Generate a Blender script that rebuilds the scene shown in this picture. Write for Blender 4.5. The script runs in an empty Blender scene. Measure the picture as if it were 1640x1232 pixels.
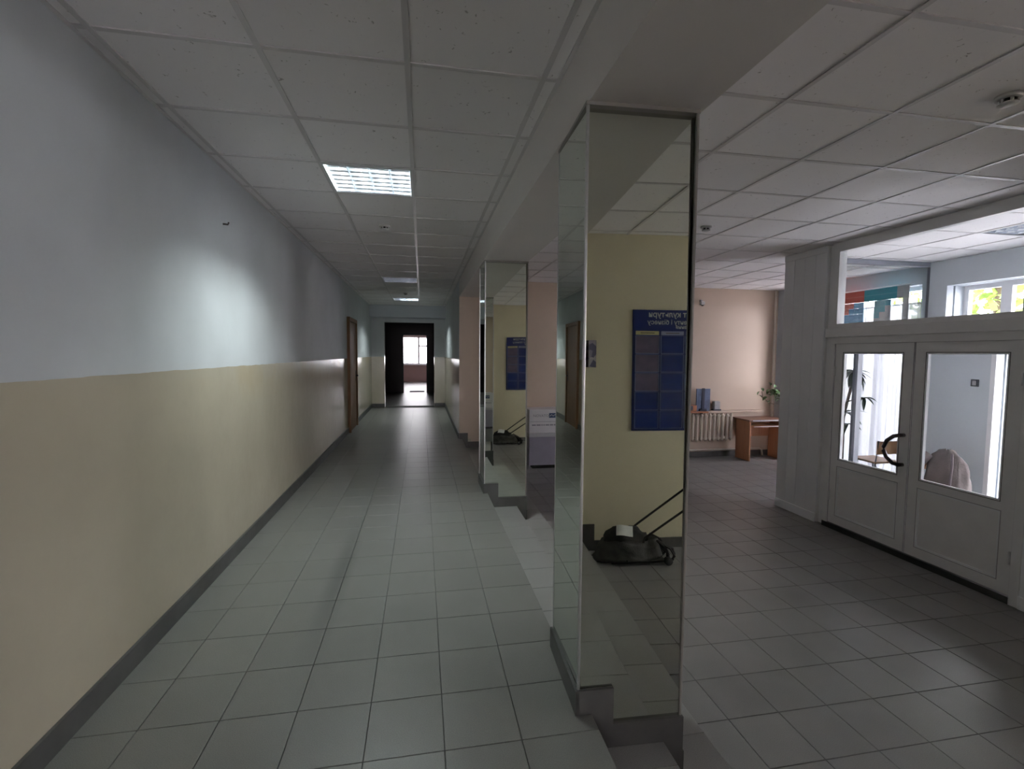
import bpy, bmesh, math, random
from mathutils import Vector, Matrix
random.seed(7)
S = bpy.context.scene
C = S.collection
R = math.radians

# ------------------------------------------------------------------ camera
CAM_H = 1.45
yaw, pitch, roll = R(10.548), R(3.62), R(-0.431)
cy, sy, cp, sp = math.cos(yaw), math.sin(yaw), math.cos(pitch), math.sin(pitch)
fwd = Vector((sy*cp, cy*cp, -sp)); right0 = Vector((cy, -sy, 0)); down0 = fwd.cross(right0)
rgt = math.cos(roll)*right0 + math.sin(roll)*down0
dwn = -math.sin(roll)*right0 + math.cos(roll)*down0
cd = bpy.data.cameras.new('camera'); cam = bpy.data.objects.new('camera', cd); C.objects.link(cam)
up, bk = -dwn, -fwd
cam.matrix_world = Matrix(((rgt.x, up.x, bk.x, 0), (rgt.y, up.y, bk.y, 0), (rgt.z, up.z, bk.z, CAM_H), (0, 0, 0, 1)))
cd.sensor_width = 36; cd.lens = 36*777/1640; cd.clip_start = 0.02; cd.clip_end = 300
S.camera = cam

# ------------------------------------------------------------------ sky, exposure
SKY = 4.0
w = bpy.data.worlds.new('overcast_sky'); S.world = w; w.use_nodes = True
w.node_tree.nodes['Background'].inputs[0].default_value = (1.0, 0.925, 0.975, 1)
w.node_tree.nodes['Background'].inputs[1].default_value = SKY
S.view_settings.view_transform = 'Standard'; S.view_settings.look = 'None'
S.view_settings.exposure = 2.2; S.view_settings.gamma = 1.0; S.view_settings.use_curve_mapping = False
TUBE = 84.0
cyc = S.cycles
cyc.max_bounces = 12; cyc.diffuse_bounces = 6; cyc.glossy_bounces = 6; cyc.transmission_bounces = 6
cyc.transparent_max_bounces = 24; cyc.caustics_reflective = False; cyc.caustics_refractive = False
cyc.sample_clamp_indirect = 6.0; cyc.use_denoising = True

# ------------------------------------------------------------------ materials
MATS = {}
def nodes_of(name):
    m = bpy.data.materials.new(name); m.use_nodes = True
    return m, m.node_tree.nodes, m.node_tree.links, m.node_tree.nodes['Principled BSDF']
def mat(name, col, rough=0.5, metal=0.0, spec=0.5, var=0.0, vscale=8.0, bump=0.0, bscale=60.0, rnd=0.0, coat=0.0):
    """Plain procedural surface: colour with noise variation, optional fine bump, optional per-object value shift."""
    m, N, L, b = nodes_of(name)
    b.inputs['Roughness'].default_value = rough; b.inputs['Metallic'].default_value = metal
    b.inputs['Specular IOR Level'].default_value = spec; b.inputs['Coat Weight'].default_value = coat
    col = tuple(col)+(1,)
    b.inputs['Base Color'].default_value = col
    if var or rnd:
        tc = N.new('ShaderNodeTexCoord'); hsv = N.new('ShaderNodeHueSaturation'); hsv.inputs['Color'].default_value = col
        no = N.new('ShaderNodeTexNoise'); no.inputs['Scale'].default_value = vscale; no.inputs['Detail'].default_value = 5
        geo = N.new('ShaderNodeNewGeometry'); L.new(geo.outputs['Position'], no.inputs['Vector'])
        ma = N.new('ShaderNodeMapRange'); ma.inputs['To Min'].default_value = 1-var; ma.inputs['To Max'].default_value = 1+var
        ma.inputs['From Min'].default_value = 0.25; ma.inputs['From Max'].default_value = 0.75
        L.new(no.outputs['Fac'], ma.inputs['Value']); out = ma.outputs['Result']
        if rnd:
            oi = N.new('ShaderNodeObjectInfo'); mr = N.new('ShaderNodeMapRange')
            mr.inputs['To Min'].default_value = 1-rnd; mr.inputs['To Max'].default_value = 1+rnd
            L.new(oi.outputs['Random'], mr.inputs['Value'])
            mu = N.new('ShaderNodeMath'); mu.operation = 'MULTIPLY'; L.new(out, mu.inputs[0]); L.new(mr.outputs['Result'], mu.inputs[1]); out = mu.outputs[0]
        L.new(out, hsv.inputs['Value']); L.new(hsv.outputs['Color'], b.inputs['Base Color'])
    if bump:
        tc = N.new('ShaderNodeNewGeometry'); nb = N.new('ShaderNodeTexNoise'); nb.inputs['Scale'].default_value = bscale; nb.inputs['Detail'].default_value = 4
        L.new(tc.outputs['Position'], nb.inputs['Vector'])
        bp = N.new('ShaderNodeBump'); bp.inputs['Strength'].default_value = bump; bp.inputs['Distance'].default_value = 0.01
        L.new(nb.outputs['Fac'], bp.inputs['Height']); L.new(bp.outputs['Normal'], b.inputs['Normal'])
    MATS[name] = m; return m

mat('lobby_paint', (0.53, 0.415, 0.325), 0.45, var=0.05, vscale=1.5, bump=0.05)
mat('beam_paint', (0.66, 0.63, 0.60), 0.7, var=0.03, vscale=2, bump=0.03)
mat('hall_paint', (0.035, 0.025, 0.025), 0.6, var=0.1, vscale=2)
mat('far_room_paint', (0.55, 0.40, 0.38), 0.6, var=0.04, vscale=2)
mat('white_cool_paint', (0.52, 0.56, 0.60), 0.6, var=0.03, vscale=2)
mat('skirting', (0.075, 0.075, 0.072), 0.45, var=0.2, vscale=9)
mat('skirting_step', (0.085, 0.083, 0.08), 0.5, var=0.2, vscale=9)
mat('concrete', (0.10, 0.10, 0.097), 0.8, var=0.1)
mat('plaster_slab', (0.5, 0.5, 0.5), 0.9)
mat('grid_metal', (0.66, 0.64, 0.64), 0.28, spec=0.5)
mat('aluminium', (0.55, 0.55, 0.55), 0.34, metal=0.9, var=0.05, vscale=30)
mat('dark_trim', (0.30, 0.28, 0.26), 0.45)
mat('pvc', (0.80, 0.82, 0.84), 0.38, var=0.03, vscale=3, rnd=0.02)
mat('pvc_frame', (0.78, 0.78, 0.78), 0.35, var=0.04, vscale=6)
mat('threshold_black', (0.02, 0.02, 0.02), 0.5)
mat('handle_dark', (0.05, 0.038, 0.04), 0.3, metal=0.4)
mat('lamp_white', (0.75, 0.76, 0.77), 0.45)
mat('lamp_louver', (0.66, 0.70, 0.76), 0.24, metal=1.0)
mat('tube_off', (0.75, 0.76, 0.76), 0.25)
mat('detector_white', (0.6, 0.59, 0.58), 0.45)
mat('detector_dark', (0.02, 0.02, 0.02), 0.5)
mat('board_blue', (0.010, 0.022, 0.135), 0.30, var=0.1, vscale=4)
mat('pocket_blue', (0.014, 0.030, 0.150), 0.18, var=0.15, vscale=6)
mat('pocket_paper', (0.13, 0.11, 0.17), 0.2, var=0.25, vscale=9)
mat('pocket_rim', (0.22, 0.26, 0.42), 0.25)
mat('board_letter', (0.55, 0.55, 0.52), 0.5)
mat('tag_yellow', (0.50, 0.44, 0.22), 0.5); mat('tag_grey', (0.28, 0.30, 0.42), 0.5)
mat('tag_print', (0.10, 0.08, 0.05), 0.6)
mat('canvas', (0.065, 0.062, 0.058), 0.95, var=0.35, vscale=14, bump=0.4, bscale=90)
mat('canvas_dark', (0.022, 0.021, 0.020), 0.95, var=0.3, vscale=20, bump=0.4, bscale=90)
mat('paper_white', (0.75, 0.76, 0.74), 0.7, var=0.04, vscale=20)
mat('rod_dark', (0.016, 0.013, 0.011), 0.35, metal=0.3)
mat('radiator_paint', (0.70, 0.63, 0.54), 0.35, var=0.05)
mat('pipe_paint', (0.62, 0.55, 0.47), 0.35, var=0.04)
mat('pot_terracotta', (0.35, 0.13, 0.07), 0.7, var=0.1)
mat('soil', (0.03, 0.02, 0.015), 0.95)
mat('leaf_green', (0.055, 0.125, 0.03), 0.45, var=0.3, vscale=20)
mat('leaf_dark', (0.035, 0.06, 0.035), 0.5, var=0.3, vscale=20)
mat('stem_brown', (0.10, 0.07, 0.05), 0.7, var=0.2, vscale=30)
mat('item_blue', (0.10, 0.13, 0.22), 0.5, var=0.3, vscale=12)
mat('item_navy', (0.015, 0.018, 0.04), 0.4)
mat('item_grey', (0.35, 0.34, 0.36), 0.5, var=0.15, vscale=20)
mat('item_orange', (0.40, 0.15, 0.07), 0.5)
mat('cabinet_violet', (0.27, 0.25, 0.31), 0.45, var=0.05)
mat('cabinet_ledge', (0.42, 0.41, 0.43), 0.4)
mat('carton_white', (0.62, 0.59, 0.61), 0.6, var=0.03)
mat('print_grey', (0.23, 0.22, 0.25), 0.7)
mat('logo_blue', (0.045, 0.075, 0.16), 0.5)
mat('cloth_mauve', (0.10, 0.082, 0.08), 0.95, var=0.2, vscale=8, bump=0.3, bscale=60)
mat('cloth_edge', (0.10, 0.08, 0.09), 0.95)
mat('chair_metal', (0.25, 0.25, 0.27), 0.4, metal=0.6)
mat('plywood', (0.42, 0.23, 0.13), 0.45, var=0.15, vscale=12)
mat('block_red', (0.62, 0.13, 0.10), 0.7); mat('block_teal', (0.07, 0.33, 0.40), 0.7)
mat('block_blue', (0.12, 0.32, 0.55), 0.7); mat('block_pale', (0.42, 0.42, 0.43), 0.7)
mat('window_white', (0.74, 0.73, 0.75), 0.4)
mat('bark', (0.10, 0.075, 0.05), 0.9, var=0.3, vscale=20)
mat('tree_leaf', (0.20, 0.30, 0.05), 0.6, var=0.4, vscale=5)
mat('mat_rubber', (0.10, 0.10, 0.12), 0.9)
mat('grey_frame', (0.24, 0.25, 0.29), 0.4)
mat('pavement', (0.42, 0.41, 0.42), 0.9, var=0.1, vscale=2)
mat('notice_paint', (0.70, 0.635, 0.45), 0.45, var=0.05, vscale=1.5, bump=0.05)
mat('switch_dark', (0.07, 0.075, 0.09), 0.4)

def wood(name, c1, c2, rough, axis='Z', scale=3.0):
    m, N, L, b = nodes_of(name)
    g = N.new('ShaderNodeTexCoord'); mp = N.new('ShaderNodeMapping')
    mp.inputs['Scale'].default_value = (14, 14, 1.2) if axis == 'Z' else ((1.2, 14, 14) if axis == 'X' else (14, 1.2, 14))
    no = N.new('ShaderNodeTexNoise'); no.inputs['Scale'].default_value = scale; no.inputs['Detail'].default_value = 6; no.inputs['Distortion'].default_value = 0.6
    cr = N.new('ShaderNodeValToRGB'); cr.color_ramp.elements[0].color = tuple(c1)+(1,); cr.color_ramp.elements[1].color = tuple(c2)+(1,)
    cr.color_ramp.elements[0].position = 0.3; cr.color_ramp.elements[1].position = 0.7
    L.new(g.outputs['Object'], mp.inputs['Vector']); L.new(mp.outputs['Vector'], no.inputs['Vector'])
    L.new(no.outputs['Fac'], cr.inputs['Fac']); L.new(cr.outputs['Color'], b.inputs['Base Color']); b.inputs['Roughness'].default_value = rough; b.inputs['Specular IOR Level'].default_value = 0.25
    MATS[name] = m; return m
wood('door_wood', (0.16, 0.085, 0.04), (0.24, 0.13, 0.065), 0.6)
wood('desk_wood', (0.42, 0.20, 0.11), (0.50, 0.26, 0.15), 0.4)
wood('desk_top_wood', (0.20, 0.11, 0.08), (0.26, 0.14, 0.10), 0.35, 'X')
wood('shelf_wood', (0.34, 0.13, 0.07), (0.42, 0.17, 0.09), 0.4, 'X')

# two-tone corridor paint: white above, glossy cream oil paint below the dado line
def corridor_paint():
    m, N, L, b = nodes_of('corridor_two_tone')
    g = N.new('ShaderNodeNewGeometry'); sx = N.new('ShaderNodeSeparateXYZ'); L.new(g.outputs['Position'], sx.inputs[0])
    n1 = N.new('ShaderNodeTexNoise'); n1.inputs['Scale'].default_value = 6; L.new(g.outputs['Position'], n1.inputs['Vector'])
    wob = N.new('ShaderNodeMath'); wob.operation = 'MULTIPLY_ADD'; wob.inputs[1].default_value = 0.012; L.new(n1.outputs['Fac'], wob.inputs[0]); L.new(sx.outputs['Z'], wob.inputs[2])
    gt = N.new('ShaderNodeMath'); gt.operation = 'GREATER_THAN'; gt.inputs[1].default_value = 1.352; L.new(wob.outputs[0], gt.inputs[0])
    # ochre water stains hanging under the dado line
    n2 = N.new('ShaderNodeTexNoise'); n2.inputs['Scale'].default_value = 1.3; n2.inputs['Detail'].default_value = 3; L.new(g.outputs['Position'], n2.inputs['Vector'])
    z2 = N.new('ShaderNodeMapRange'); z2.inputs['From Min'].default_value = 1.05; z2.inputs['From Max'].default_value = 1.33; L.new(sx.outputs['Z'], z2.inputs['Value'])
    st = N.new('ShaderNodeMapRange'); st.inputs['From Min'].default_value = 0.50; st.inputs['From Max'].default_value = 0.66; L.new(n2.outputs['Fac'], st.inputs['Value'])
    mul = N.new('ShaderNodeMath'); mul.operation = 'MULTIPLY'; L.new(z2.outputs['Result'], mul.inputs[0]); L.new(st.outputs['Result'], mul.inputs[1])
    mul2 = N.new('ShaderNodeMath'); mul2.operation = 'MULTIPLY'; mul2.inputs[1].default_value = 0.55; L.new(mul.outputs[0], mul2.inputs[0])
    lowc = N.new('ShaderNodeMix'); lowc.data_type = 'RGBA'; lowc.inputs['A'].default_value = (0.45, 0.41, 0.32, 1); lowc.inputs['B'].default_value = (0.42, 0.33, 0.19, 1)
    L.new(mul2.outputs[0], lowc.inputs['Factor'])
    n3 = N.new('ShaderNodeTexNoise'); n3.inputs['Scale'].default_value = 2.2; n3.inputs['Detail'].default_value = 5; L.new(g.outputs['Position'], n3.inputs['Vector'])
    hsv = N.new('ShaderNodeHueSaturation'); mr = N.new('ShaderNodeMapRange'); mr.inputs['From Min'].default_value = 0.3; mr.inputs['From Max'].default_value = 0.7
    mr.inputs['To Min'].default_value = 0.95; mr.inputs['To Max'].default_value = 1.05; L.new(n3.outputs['Fac'], mr.inputs['Value'])
    mx = N.new('ShaderNodeMix'); mx.data_type = 'RGBA'; mx.inputs['B'].default_value = (0.55, 0.58, 0.60, 1)
    L.new(gt.outputs[0], mx.inputs['Factor']); L.new(lowc.outputs['Result'], mx.inputs['A'])
    L.new(mx.outputs['Result'], hsv.inputs['Color']); L.new(mr.outputs['Result'], hsv.inputs['Value']); L.new(hsv.outputs['Color'], b.inputs['Base Color'])
    ro = N.new('ShaderNodeMapRange'); ro.inputs['To Min'].default_value = 0.22; ro.inputs['To Max'].default_value = 0.75; L.new(gt.outputs[0], ro.inputs['Value']); L.new(ro.outputs['Result'], b.inputs['Roughness'])
    nb = N.new('ShaderNodeTexNoise'); nb.inputs['Scale'].default_value = 9; L.new(g.outputs['Position'], nb.inputs['Vector'])
    bp = N.new('ShaderNodeBump'); bp.inputs['Strength'].default_value = 0.12; bp.inputs['Distance'].default_value = 0.02; L.new(nb.outputs['Fac'], bp.inputs['Height']); L.new(bp.outputs['Normal'], b.inputs['Normal'])
    MATS['corridor_two_tone'] = m
corridor_paint()

def tile_material(name, col, rough, stain, streak=False):
    m, N, L, b = nodes_of(name)
    g = N.new('ShaderNodeNewGeometry'); oi = N.new('ShaderNodeObjectInfo')
    v = N.new('ShaderNodeTexNoise'); v.inputs['Scale'].default_value = 320; v.inputs['Detail'].default_value = 2; L.new(g.outputs['Position'], v.inputs['Vector'])
    d = N.new('ShaderNodeTexNoise'); d.inputs['Scale'].default_value = 1.6; d.inputs['Detail'].default_value = 4; L.new(g.outputs['Position'], d.inputs['Vector'])
    m1 = N.new('ShaderNodeMapRange'); m1.inputs['From Min'].default_value = 0.35; m1.inputs['From Max'].default_value = 0.65; m1.inputs['To Min'].default_value = 0.86; m1.inputs['To Max'].default_value = 1.14; L.new(v.outputs['Fac'], m1.inputs['Value'])
    m2 = N.new('ShaderNodeMapRange'); m2.inputs['From Min'].default_value = 0.3; m2.inputs['From Max'].default_value = 0.7; m2.inputs['To Min'].default_value = 1-stain; m2.inputs['To Max'].default_value = 1+stain; L.new(d.outputs['Fac'], m2.inputs['Value'])
    m3 = N.new('ShaderNodeMapRange'); m3.inputs['To Min'].default_value = 0.965; m3.inputs['To Max'].default_value = 1.035; L.new(oi.outputs['Random'], m3.inputs['Value'])
    a1 = N.new('ShaderNodeMath'); a1.operation = 'MULTIPLY'; L.new(m1.outputs['Result'], a1.inputs[0]); L.new(m2.outputs['Result'], a1.inputs[1])
    a2 = N.new('ShaderNodeMath'); a2.operation = 'MULTIPLY'; L.new(a1.outputs[0], a2.inputs[0]); L.new(m3.outputs['Result'], a2.inputs[1])
    h = N.new('ShaderNodeHueSaturation'); h.inputs['Color'].default_value = tuple(col)+(1,); L.new(a2.outputs[0], h.inputs['Value']); L.new(h.outputs['Color'], b.inputs['Base Color'])
    b.inputs['Roughness'].default_value = rough; b.inputs['Specular IOR Level'].default_value = 0.4
    if streak:      # darker soft-edged band along one joint
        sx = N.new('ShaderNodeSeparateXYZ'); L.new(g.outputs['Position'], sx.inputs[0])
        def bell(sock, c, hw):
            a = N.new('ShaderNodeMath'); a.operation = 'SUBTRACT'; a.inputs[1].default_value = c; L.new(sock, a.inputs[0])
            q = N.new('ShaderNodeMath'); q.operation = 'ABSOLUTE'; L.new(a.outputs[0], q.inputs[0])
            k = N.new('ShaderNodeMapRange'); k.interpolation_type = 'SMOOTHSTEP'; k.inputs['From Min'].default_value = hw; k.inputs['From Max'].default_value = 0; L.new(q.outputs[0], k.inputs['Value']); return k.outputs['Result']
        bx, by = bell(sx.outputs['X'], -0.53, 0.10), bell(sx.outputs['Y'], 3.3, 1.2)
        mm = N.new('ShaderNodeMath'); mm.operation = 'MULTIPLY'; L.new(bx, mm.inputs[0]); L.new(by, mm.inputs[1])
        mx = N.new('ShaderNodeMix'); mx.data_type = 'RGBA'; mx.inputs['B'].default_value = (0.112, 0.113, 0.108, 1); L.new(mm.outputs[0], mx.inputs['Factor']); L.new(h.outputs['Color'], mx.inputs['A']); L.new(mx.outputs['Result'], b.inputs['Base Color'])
    MATS[name] = m
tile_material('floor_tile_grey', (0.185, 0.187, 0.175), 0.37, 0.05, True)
tile_material('lobby_tile_grey', (0.195, 0.19, 0.187), 0.33, 0.12)
tile_material('step_tile_lit_grey', (0.265, 0.265, 0.255), 0.40, 0.08)  # lamp light on the treads put into a paler tile colour

def ceiling_tile_material():
    m, N, L, b = nodes_of('mineral_tile')
    g = N.new('ShaderNodeNewGeometry')
    mp = N.new('ShaderNodeMapping'); mp.inputs['Scale'].default_value = (1, 1, 1); L.new(g.outputs['Position'], mp.inputs['Vector'])
    v = N.new('ShaderNodeTexNoise'); v.inputs['Scale'].default_value = 34; v.inputs['Detail'].default_value = 3; v.inputs['Distortion'].default_value = 1.2; L.new(mp.outputs['Vector'], v.inputs['Vector'])
    cr = N.new('ShaderNodeValToRGB'); cr.color_ramp.elements[0].position = 0.27; cr.color_ramp.elements[0].color = (0.45, 0.43, 0.42, 1)
    cr.color_ramp.elements[1].position = 0.32; cr.color_ramp.elements[1].color = (0.88, 0.86, 0.865, 1)
    L.new(v.outputs['Fac'], cr.inputs['Fac'])
    oi = N.new('ShaderNodeObjectInfo'); m3 = N.new('ShaderNodeMapRange'); m3.inputs['To Min'].default_value = 0.965; m3.inputs['To Max'].default_value = 1.03; L.new(oi.outputs['Random'], m3.inputs['Value'])
    h = N.new('ShaderNodeHueSaturation'); L.new(cr.outputs['Color'], h.inputs['Color']); L.new(m3.outputs['Result'], h.inputs['Value']); L.new(h.outputs['Color'], b.inputs['Base Color'])
    b.inputs['Roughness'].default_value = 0.85
    MATS['mineral_tile'] = m
ceiling_tile_material()

def mirror_material():
    m, N, L, b = nodes_of('mirror_glass')
    b.inputs['Base Color'].default_value = (0.82, 0.87, 0.79, 1); b.inputs['Metallic'].default_value = 1.0; b.inputs['Roughness'].default_value = 0.012
    g = N.new('ShaderNodeNewGeometry'); n = N.new('ShaderNodeTexNoise'); n.inputs['Scale'].default_value = 2.2; n.inputs['Detail'].default_value = 0; L.new(g.outputs['Position'], n.inputs['Vector'])
    bp = N.new('ShaderNodeBump'); bp.inputs['Strength'].default_value = 0.05; bp.inputs['Distance'].default_value = 0.015; L.new(n.outputs['Fac'], bp.inputs['Height']); L.new(bp.outputs['Normal'], b.inputs['Normal'])
    MATS['mirror_glass'] = m
mirror_material()

def glass_material(name, tint, gl):
    m = bpy.data.materials.new(name); m.use_nodes = True; N = m.node_tree.nodes; L = m.node_tree.links; N.clear()
    o = N.new('ShaderNodeOutputMaterial'); t = N.new('ShaderNodeBsdfTransparent'); t.inputs[0].default_value = tuple(tint)+(1,)
    g = N.new('ShaderNodeBsdfGlossy'); g.inputs['Roughness'].default_value = 0.03; fr = N.new('ShaderNodeFresnel'); fr.inputs[0].default_value = gl
    mx = N.new('ShaderNodeMixShader'); L.new(fr.outputs[0], mx.inputs[0]); L.new(t.outputs[0], mx.inputs[1]); L.new(g.outputs[0], mx.inputs[2]); L.new(mx.outputs[0], o.inputs[0])
    MATS[name] = m
glass_material('clear_glass', (0.95, 0.97, 0.97), 1.07)

def sheer_material():
    m = bpy.data.materials.new('sheer_curtain'); m.use_nodes = True; N = m.node_tree.nodes; L = m.node_tree.links; N.clear()
    o = N.new('ShaderNodeOutputMaterial'); t = N.new('ShaderNodeBsdfTransparent'); tr = N.new('ShaderNodeBsdfTranslucent'); tr.inputs[0].default_value = (0.24, 0.235, 0.26, 1)
    d = N.new('ShaderNodeBsdfDiffuse'); d.inputs[0].default_value = (0.75, 0.74, 0.78, 1)
    a = N.new('ShaderNodeMixShader'); a.inputs[0].default_value = 0.3; L.new(tr.outputs[0], a.inputs[1]); L.new(d.outputs[0], a.inputs[2])
    x = N.new('ShaderNodeMixShader'); x.inputs[0].default_value = 0.93; L.new(t.outputs[0], x.inputs[1]); L.new(a.outputs[0], x.inputs[2]); L.new(x.outputs[0], o.inputs[0])
    MATS['sheer_curtain'] = m
sheer_material()
def emit(name, col, s):
    m, N, L, b = nodes_of(name); b.inputs['Base Color'].default_value = (0.8, 0.8, 0.8, 1)
    b.inputs['Emission Color'].default_value = tuple(col)+(1,); b.inputs['Emission Strength'].default_value = s; MATS[name] = m
emit('tube_lit', (0.90, 1.0, 0.98), TUBE)

def sticker_material():
    m, N, L, b = nodes_of('sticker_print')
    g = N.new('ShaderNodeNewGeometry'); v = N.new('ShaderNodeTexVoronoi'); v.inputs['Scale'].default_value = 45; L.new(g.outputs['Position'], v.inputs['Vector'])
    cr = N.new('ShaderNodeValToRGB'); cr.color_ramp.elements[0].color = (0.02, 0.02, 0.03, 1); cr.color_ramp.elements[1].color = (0.22, 0.21, 0.18, 1)
    e = cr.color_ramp.elements.new(0.5); e.color = (0.05, 0.05, 0.09, 1)
    sx = N.new('ShaderNodeSeparateColor'); L.new(v.outputs['Color'], sx.inputs[0]); L.new(sx.outputs[0], cr.inputs['Fac']); L.new(cr.outputs['Color'], b.inputs['Base Color'])
    MATS['sticker_print'] = m
sticker_material()

# ------------------------------------------------------------------ mesh helpers
def wloc(p):
    v = Vector((0, 0, 0))
    while p is not None:
        v += p.location; p = p.parent
    return v
def link(name, me, m, parent=None):
    o = bpy.data.objects.new(name, me); C.objects.link(o)
    if m and not me.materials: me.materials.append(MATS[m])
    if parent is not None: o.parent = parent
    return o
def put(name, bm, m, parent=None, smooth=False):
    """bm is in world coordinates; the object's origin goes to its bounding-box base centre."""
    bmesh.ops.recalc_face_normals(bm, faces=bm.faces)
    xs = [v.co for v in bm.verts]
    lo = Vector((min(v[i] for v in xs) for i in range(3))); hi = Vector((max(v[i] for v in xs) for i in range(3)))
    org = Vector(((lo.x+hi.x)/2, (lo.y+hi.y)/2, lo.z))
    for v in bm.verts: v.co -= org
    me = bpy.data.meshes.new(name); bm.to_mesh(me); bm.free()
    if smooth:
        for p in me.polygons: p.use_smooth = True
    o = link(name, me, m, parent); o.location = org - (wloc(parent) if parent else Vector())
    return o
def bm_box(x0, x1, y0, y1, z0, z1, bevel=0.0, bm=None):
    bm = bm or bmesh.new()
    vs = [bm.verts.new(c) for c in ((x0,y0,z0),(x1,y0,z0),(x1,y1,z0),(x0,y1,z0),(x0,y0,z1),(x1,y0,z1),(x1,y1,z1),(x0,y1,z1))]
    for f in ((0,3,2,1),(4,5,6,7),(0,1,5,4),(1,2,6,5),(2,3,7,6),(3,0,4,7)): bm.faces.new([vs[i] for i in f])
    if bevel: bmesh.ops.bevel(bm, geom=bm.edges[:], offset=bevel, segments=1, affect='EDGES')
    return bm
def box(name, x0, x1, y0, y1, z0, z1, m, parent=None, bevel=0.0):
    return put(name, bm_box(x0, x1, y0, y1, z0, z1, bevel), m, parent)
def plate(name, axis, u0, u1, v0, v1, d0, d1, holes, m, parent=None):
    """A slab with rectangular holes as one connected mesh. axis 'X': u=y, v=z, d=x; 'Y': u=x, v=z, d=y; 'Z': u=x, v=y, d=z."""
    us = sorted({u0, u1, *[h[0] for h in holes], *[h[1] for h in holes]}); vs = sorted({v0, v1, *[h[2] for h in holes], *[h[3] for h in holes]})
    us = [u for u in us if u0 <= u <= u1]; vs = [v for v in vs if v0 <= v <= v1]
    def solid(i, j):
        if i < 0 or j < 0 or i >= len(us)-1 or j >= len(vs)-1: return False
        a, b = (us[i]+us[i+1])/2, (vs[j]+vs[j+1])/2
        return not any(h[0] < a < h[1] and h[2] < b < h[3] for h in holes)
    bm = bmesh.new(); cache = {}
    def V(i, j, d):
        k = (i, j, d)
        if k not in cache:
            u, v = us[i], vs[j]
            cache[k] = bm.verts.new({'X': (d, u, v), 'Y': (u, d, v), 'Z': (u, v, d)}[axis])
        return cache[k]
    for i in range(len(us)-1):
        for j in range(len(vs)-1):
            if not solid(i, j): continue
            for d in (d0, d1): bm.faces.new((V(i,j,d), V(i+1,j,d), V(i+1,j+1,d), V(i,j+1,d)))
            for (di, dj, a, b) in ((-1,0,(i,j),(i,j+1)), (1,0,(i+1,j),(i+1,j+1)), (0,-1,(i,j),(i+1,j)), (0,1,(i,j+1),(i+1,j+1))):
                if not solid(i+di, j+dj): bm.faces.new((V(*a,d0), V(*b,d0), V(*b,d1), V(*a,d1)))
    return put(name, bm, m, parent)
def bm_tube(pts, r, n=8, bm=None, cap=True):
    bm = bm or bmesh.new(); pts = [Vector(p) for p in pts]; rings = []
    rr = r if isinstance(r, (list, tuple)) else [r]*len(pts)
    up = Vector((0, 0, 1))
    for i, p in enumerate(pts):
        t = (pts[min(i+1, len(pts)-1)] - pts[max(i-1, 0)]).normalized()
        a = t.cross(up)
        if a.length < 1e-3: a = t.cross(Vector((1, 0, 0)))
        a.normalize(); b = t.cross(a).normalized()
        rings.append([bm.verts.new(p + rr[i]*(math.cos(2*math.pi*k/n)*a + math.sin(2*math.pi*k/n)*b)) for k in range(n)])
    for A, B in zip(rings, rings[1:]):
        for k in range(n): bm.faces.new((A[k], A[(k+1) % n], B[(k+1) % n], B[k]))
    if cap: bm.faces.new(rings[0]); bm.faces.new(rings[-1])
    return bm
def tube(name, pts, r, m, parent=None, n=8): return put(name, bm_tube(pts, r, n), m, parent, smooth=True)
def bm_lathe(cx, cy_, prof, n=24, bm=None):
    bm = bm or bmesh.new(); rings = []
    for r, z in prof: rings.append([bm.verts.new((cx+r*math.cos(2*math.pi*k/n), cy_+r*math.sin(2*math.pi*k/n), z)) for k in range(n)])
    for A, B in zip(rings, rings[1:]):
        for k in range(n): bm.faces.new((A[k], A[(k+1) % n], B[(k+1) % n], B[k]))
    bm.faces.new(rings[0]); bm.faces.new(rings[-1]); return bm
def lathe(name, cx, cy_, prof, m, parent=None, n=24): return put(name, bm_lathe(cx, cy_, prof, n), m, parent, smooth=True)
def empty(name, loc):
    o = bpy.data.objects.new(name, None); C.objects.link(o); o.location = loc; o.empty_display_size = 0.1; return o
def tag(o, label, cat, group=None, kind=None):
    o['label'] = label; o['category'] = cat
    if group: o['group'] = group
    if kind: o['kind'] = kind
    return o
def struct(o, label, cat): return tag(o, label, cat, kind='structure')
def instances(cells, name, parent, m, make):
    """cells: (key, location); one mesh per key, shared by all objects of that key."""
    cache = {}; base = wloc(parent)
    for key, loc in cells:
        if key not in cache:
            me = bpy.data.meshes.new(name); bm = make(key); bmesh.ops.recalc_face_normals(bm, faces=bm.faces); bm.to_mesh(me); bm.free(); me.materials.append(MATS[m]); cache[key] = me
        o = bpy.data.objects.new(name, cache[key]); C.objects.link(o); o.parent = parent; o.location = Vector(loc)-base

# ------------------------------------------------------------------ dimensions (metres; corridor floor z = 0)
XL, XR = -1.31, 0.62            # corridor side walls
ZC = 2.675; ZB = 2.395          # ceiling and beam underside
ZLOB = -0.45                    # lobby floor
XS0, XS1, XS2 = 0.67, 0.98, 1.285   # step noses
YB, YF = -1.03, 8.20            # lobby end walls
XW = 6.65                       # lobby window wall
YE = 13.30                      # corridor end portal
YBACK = -8.2

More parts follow.
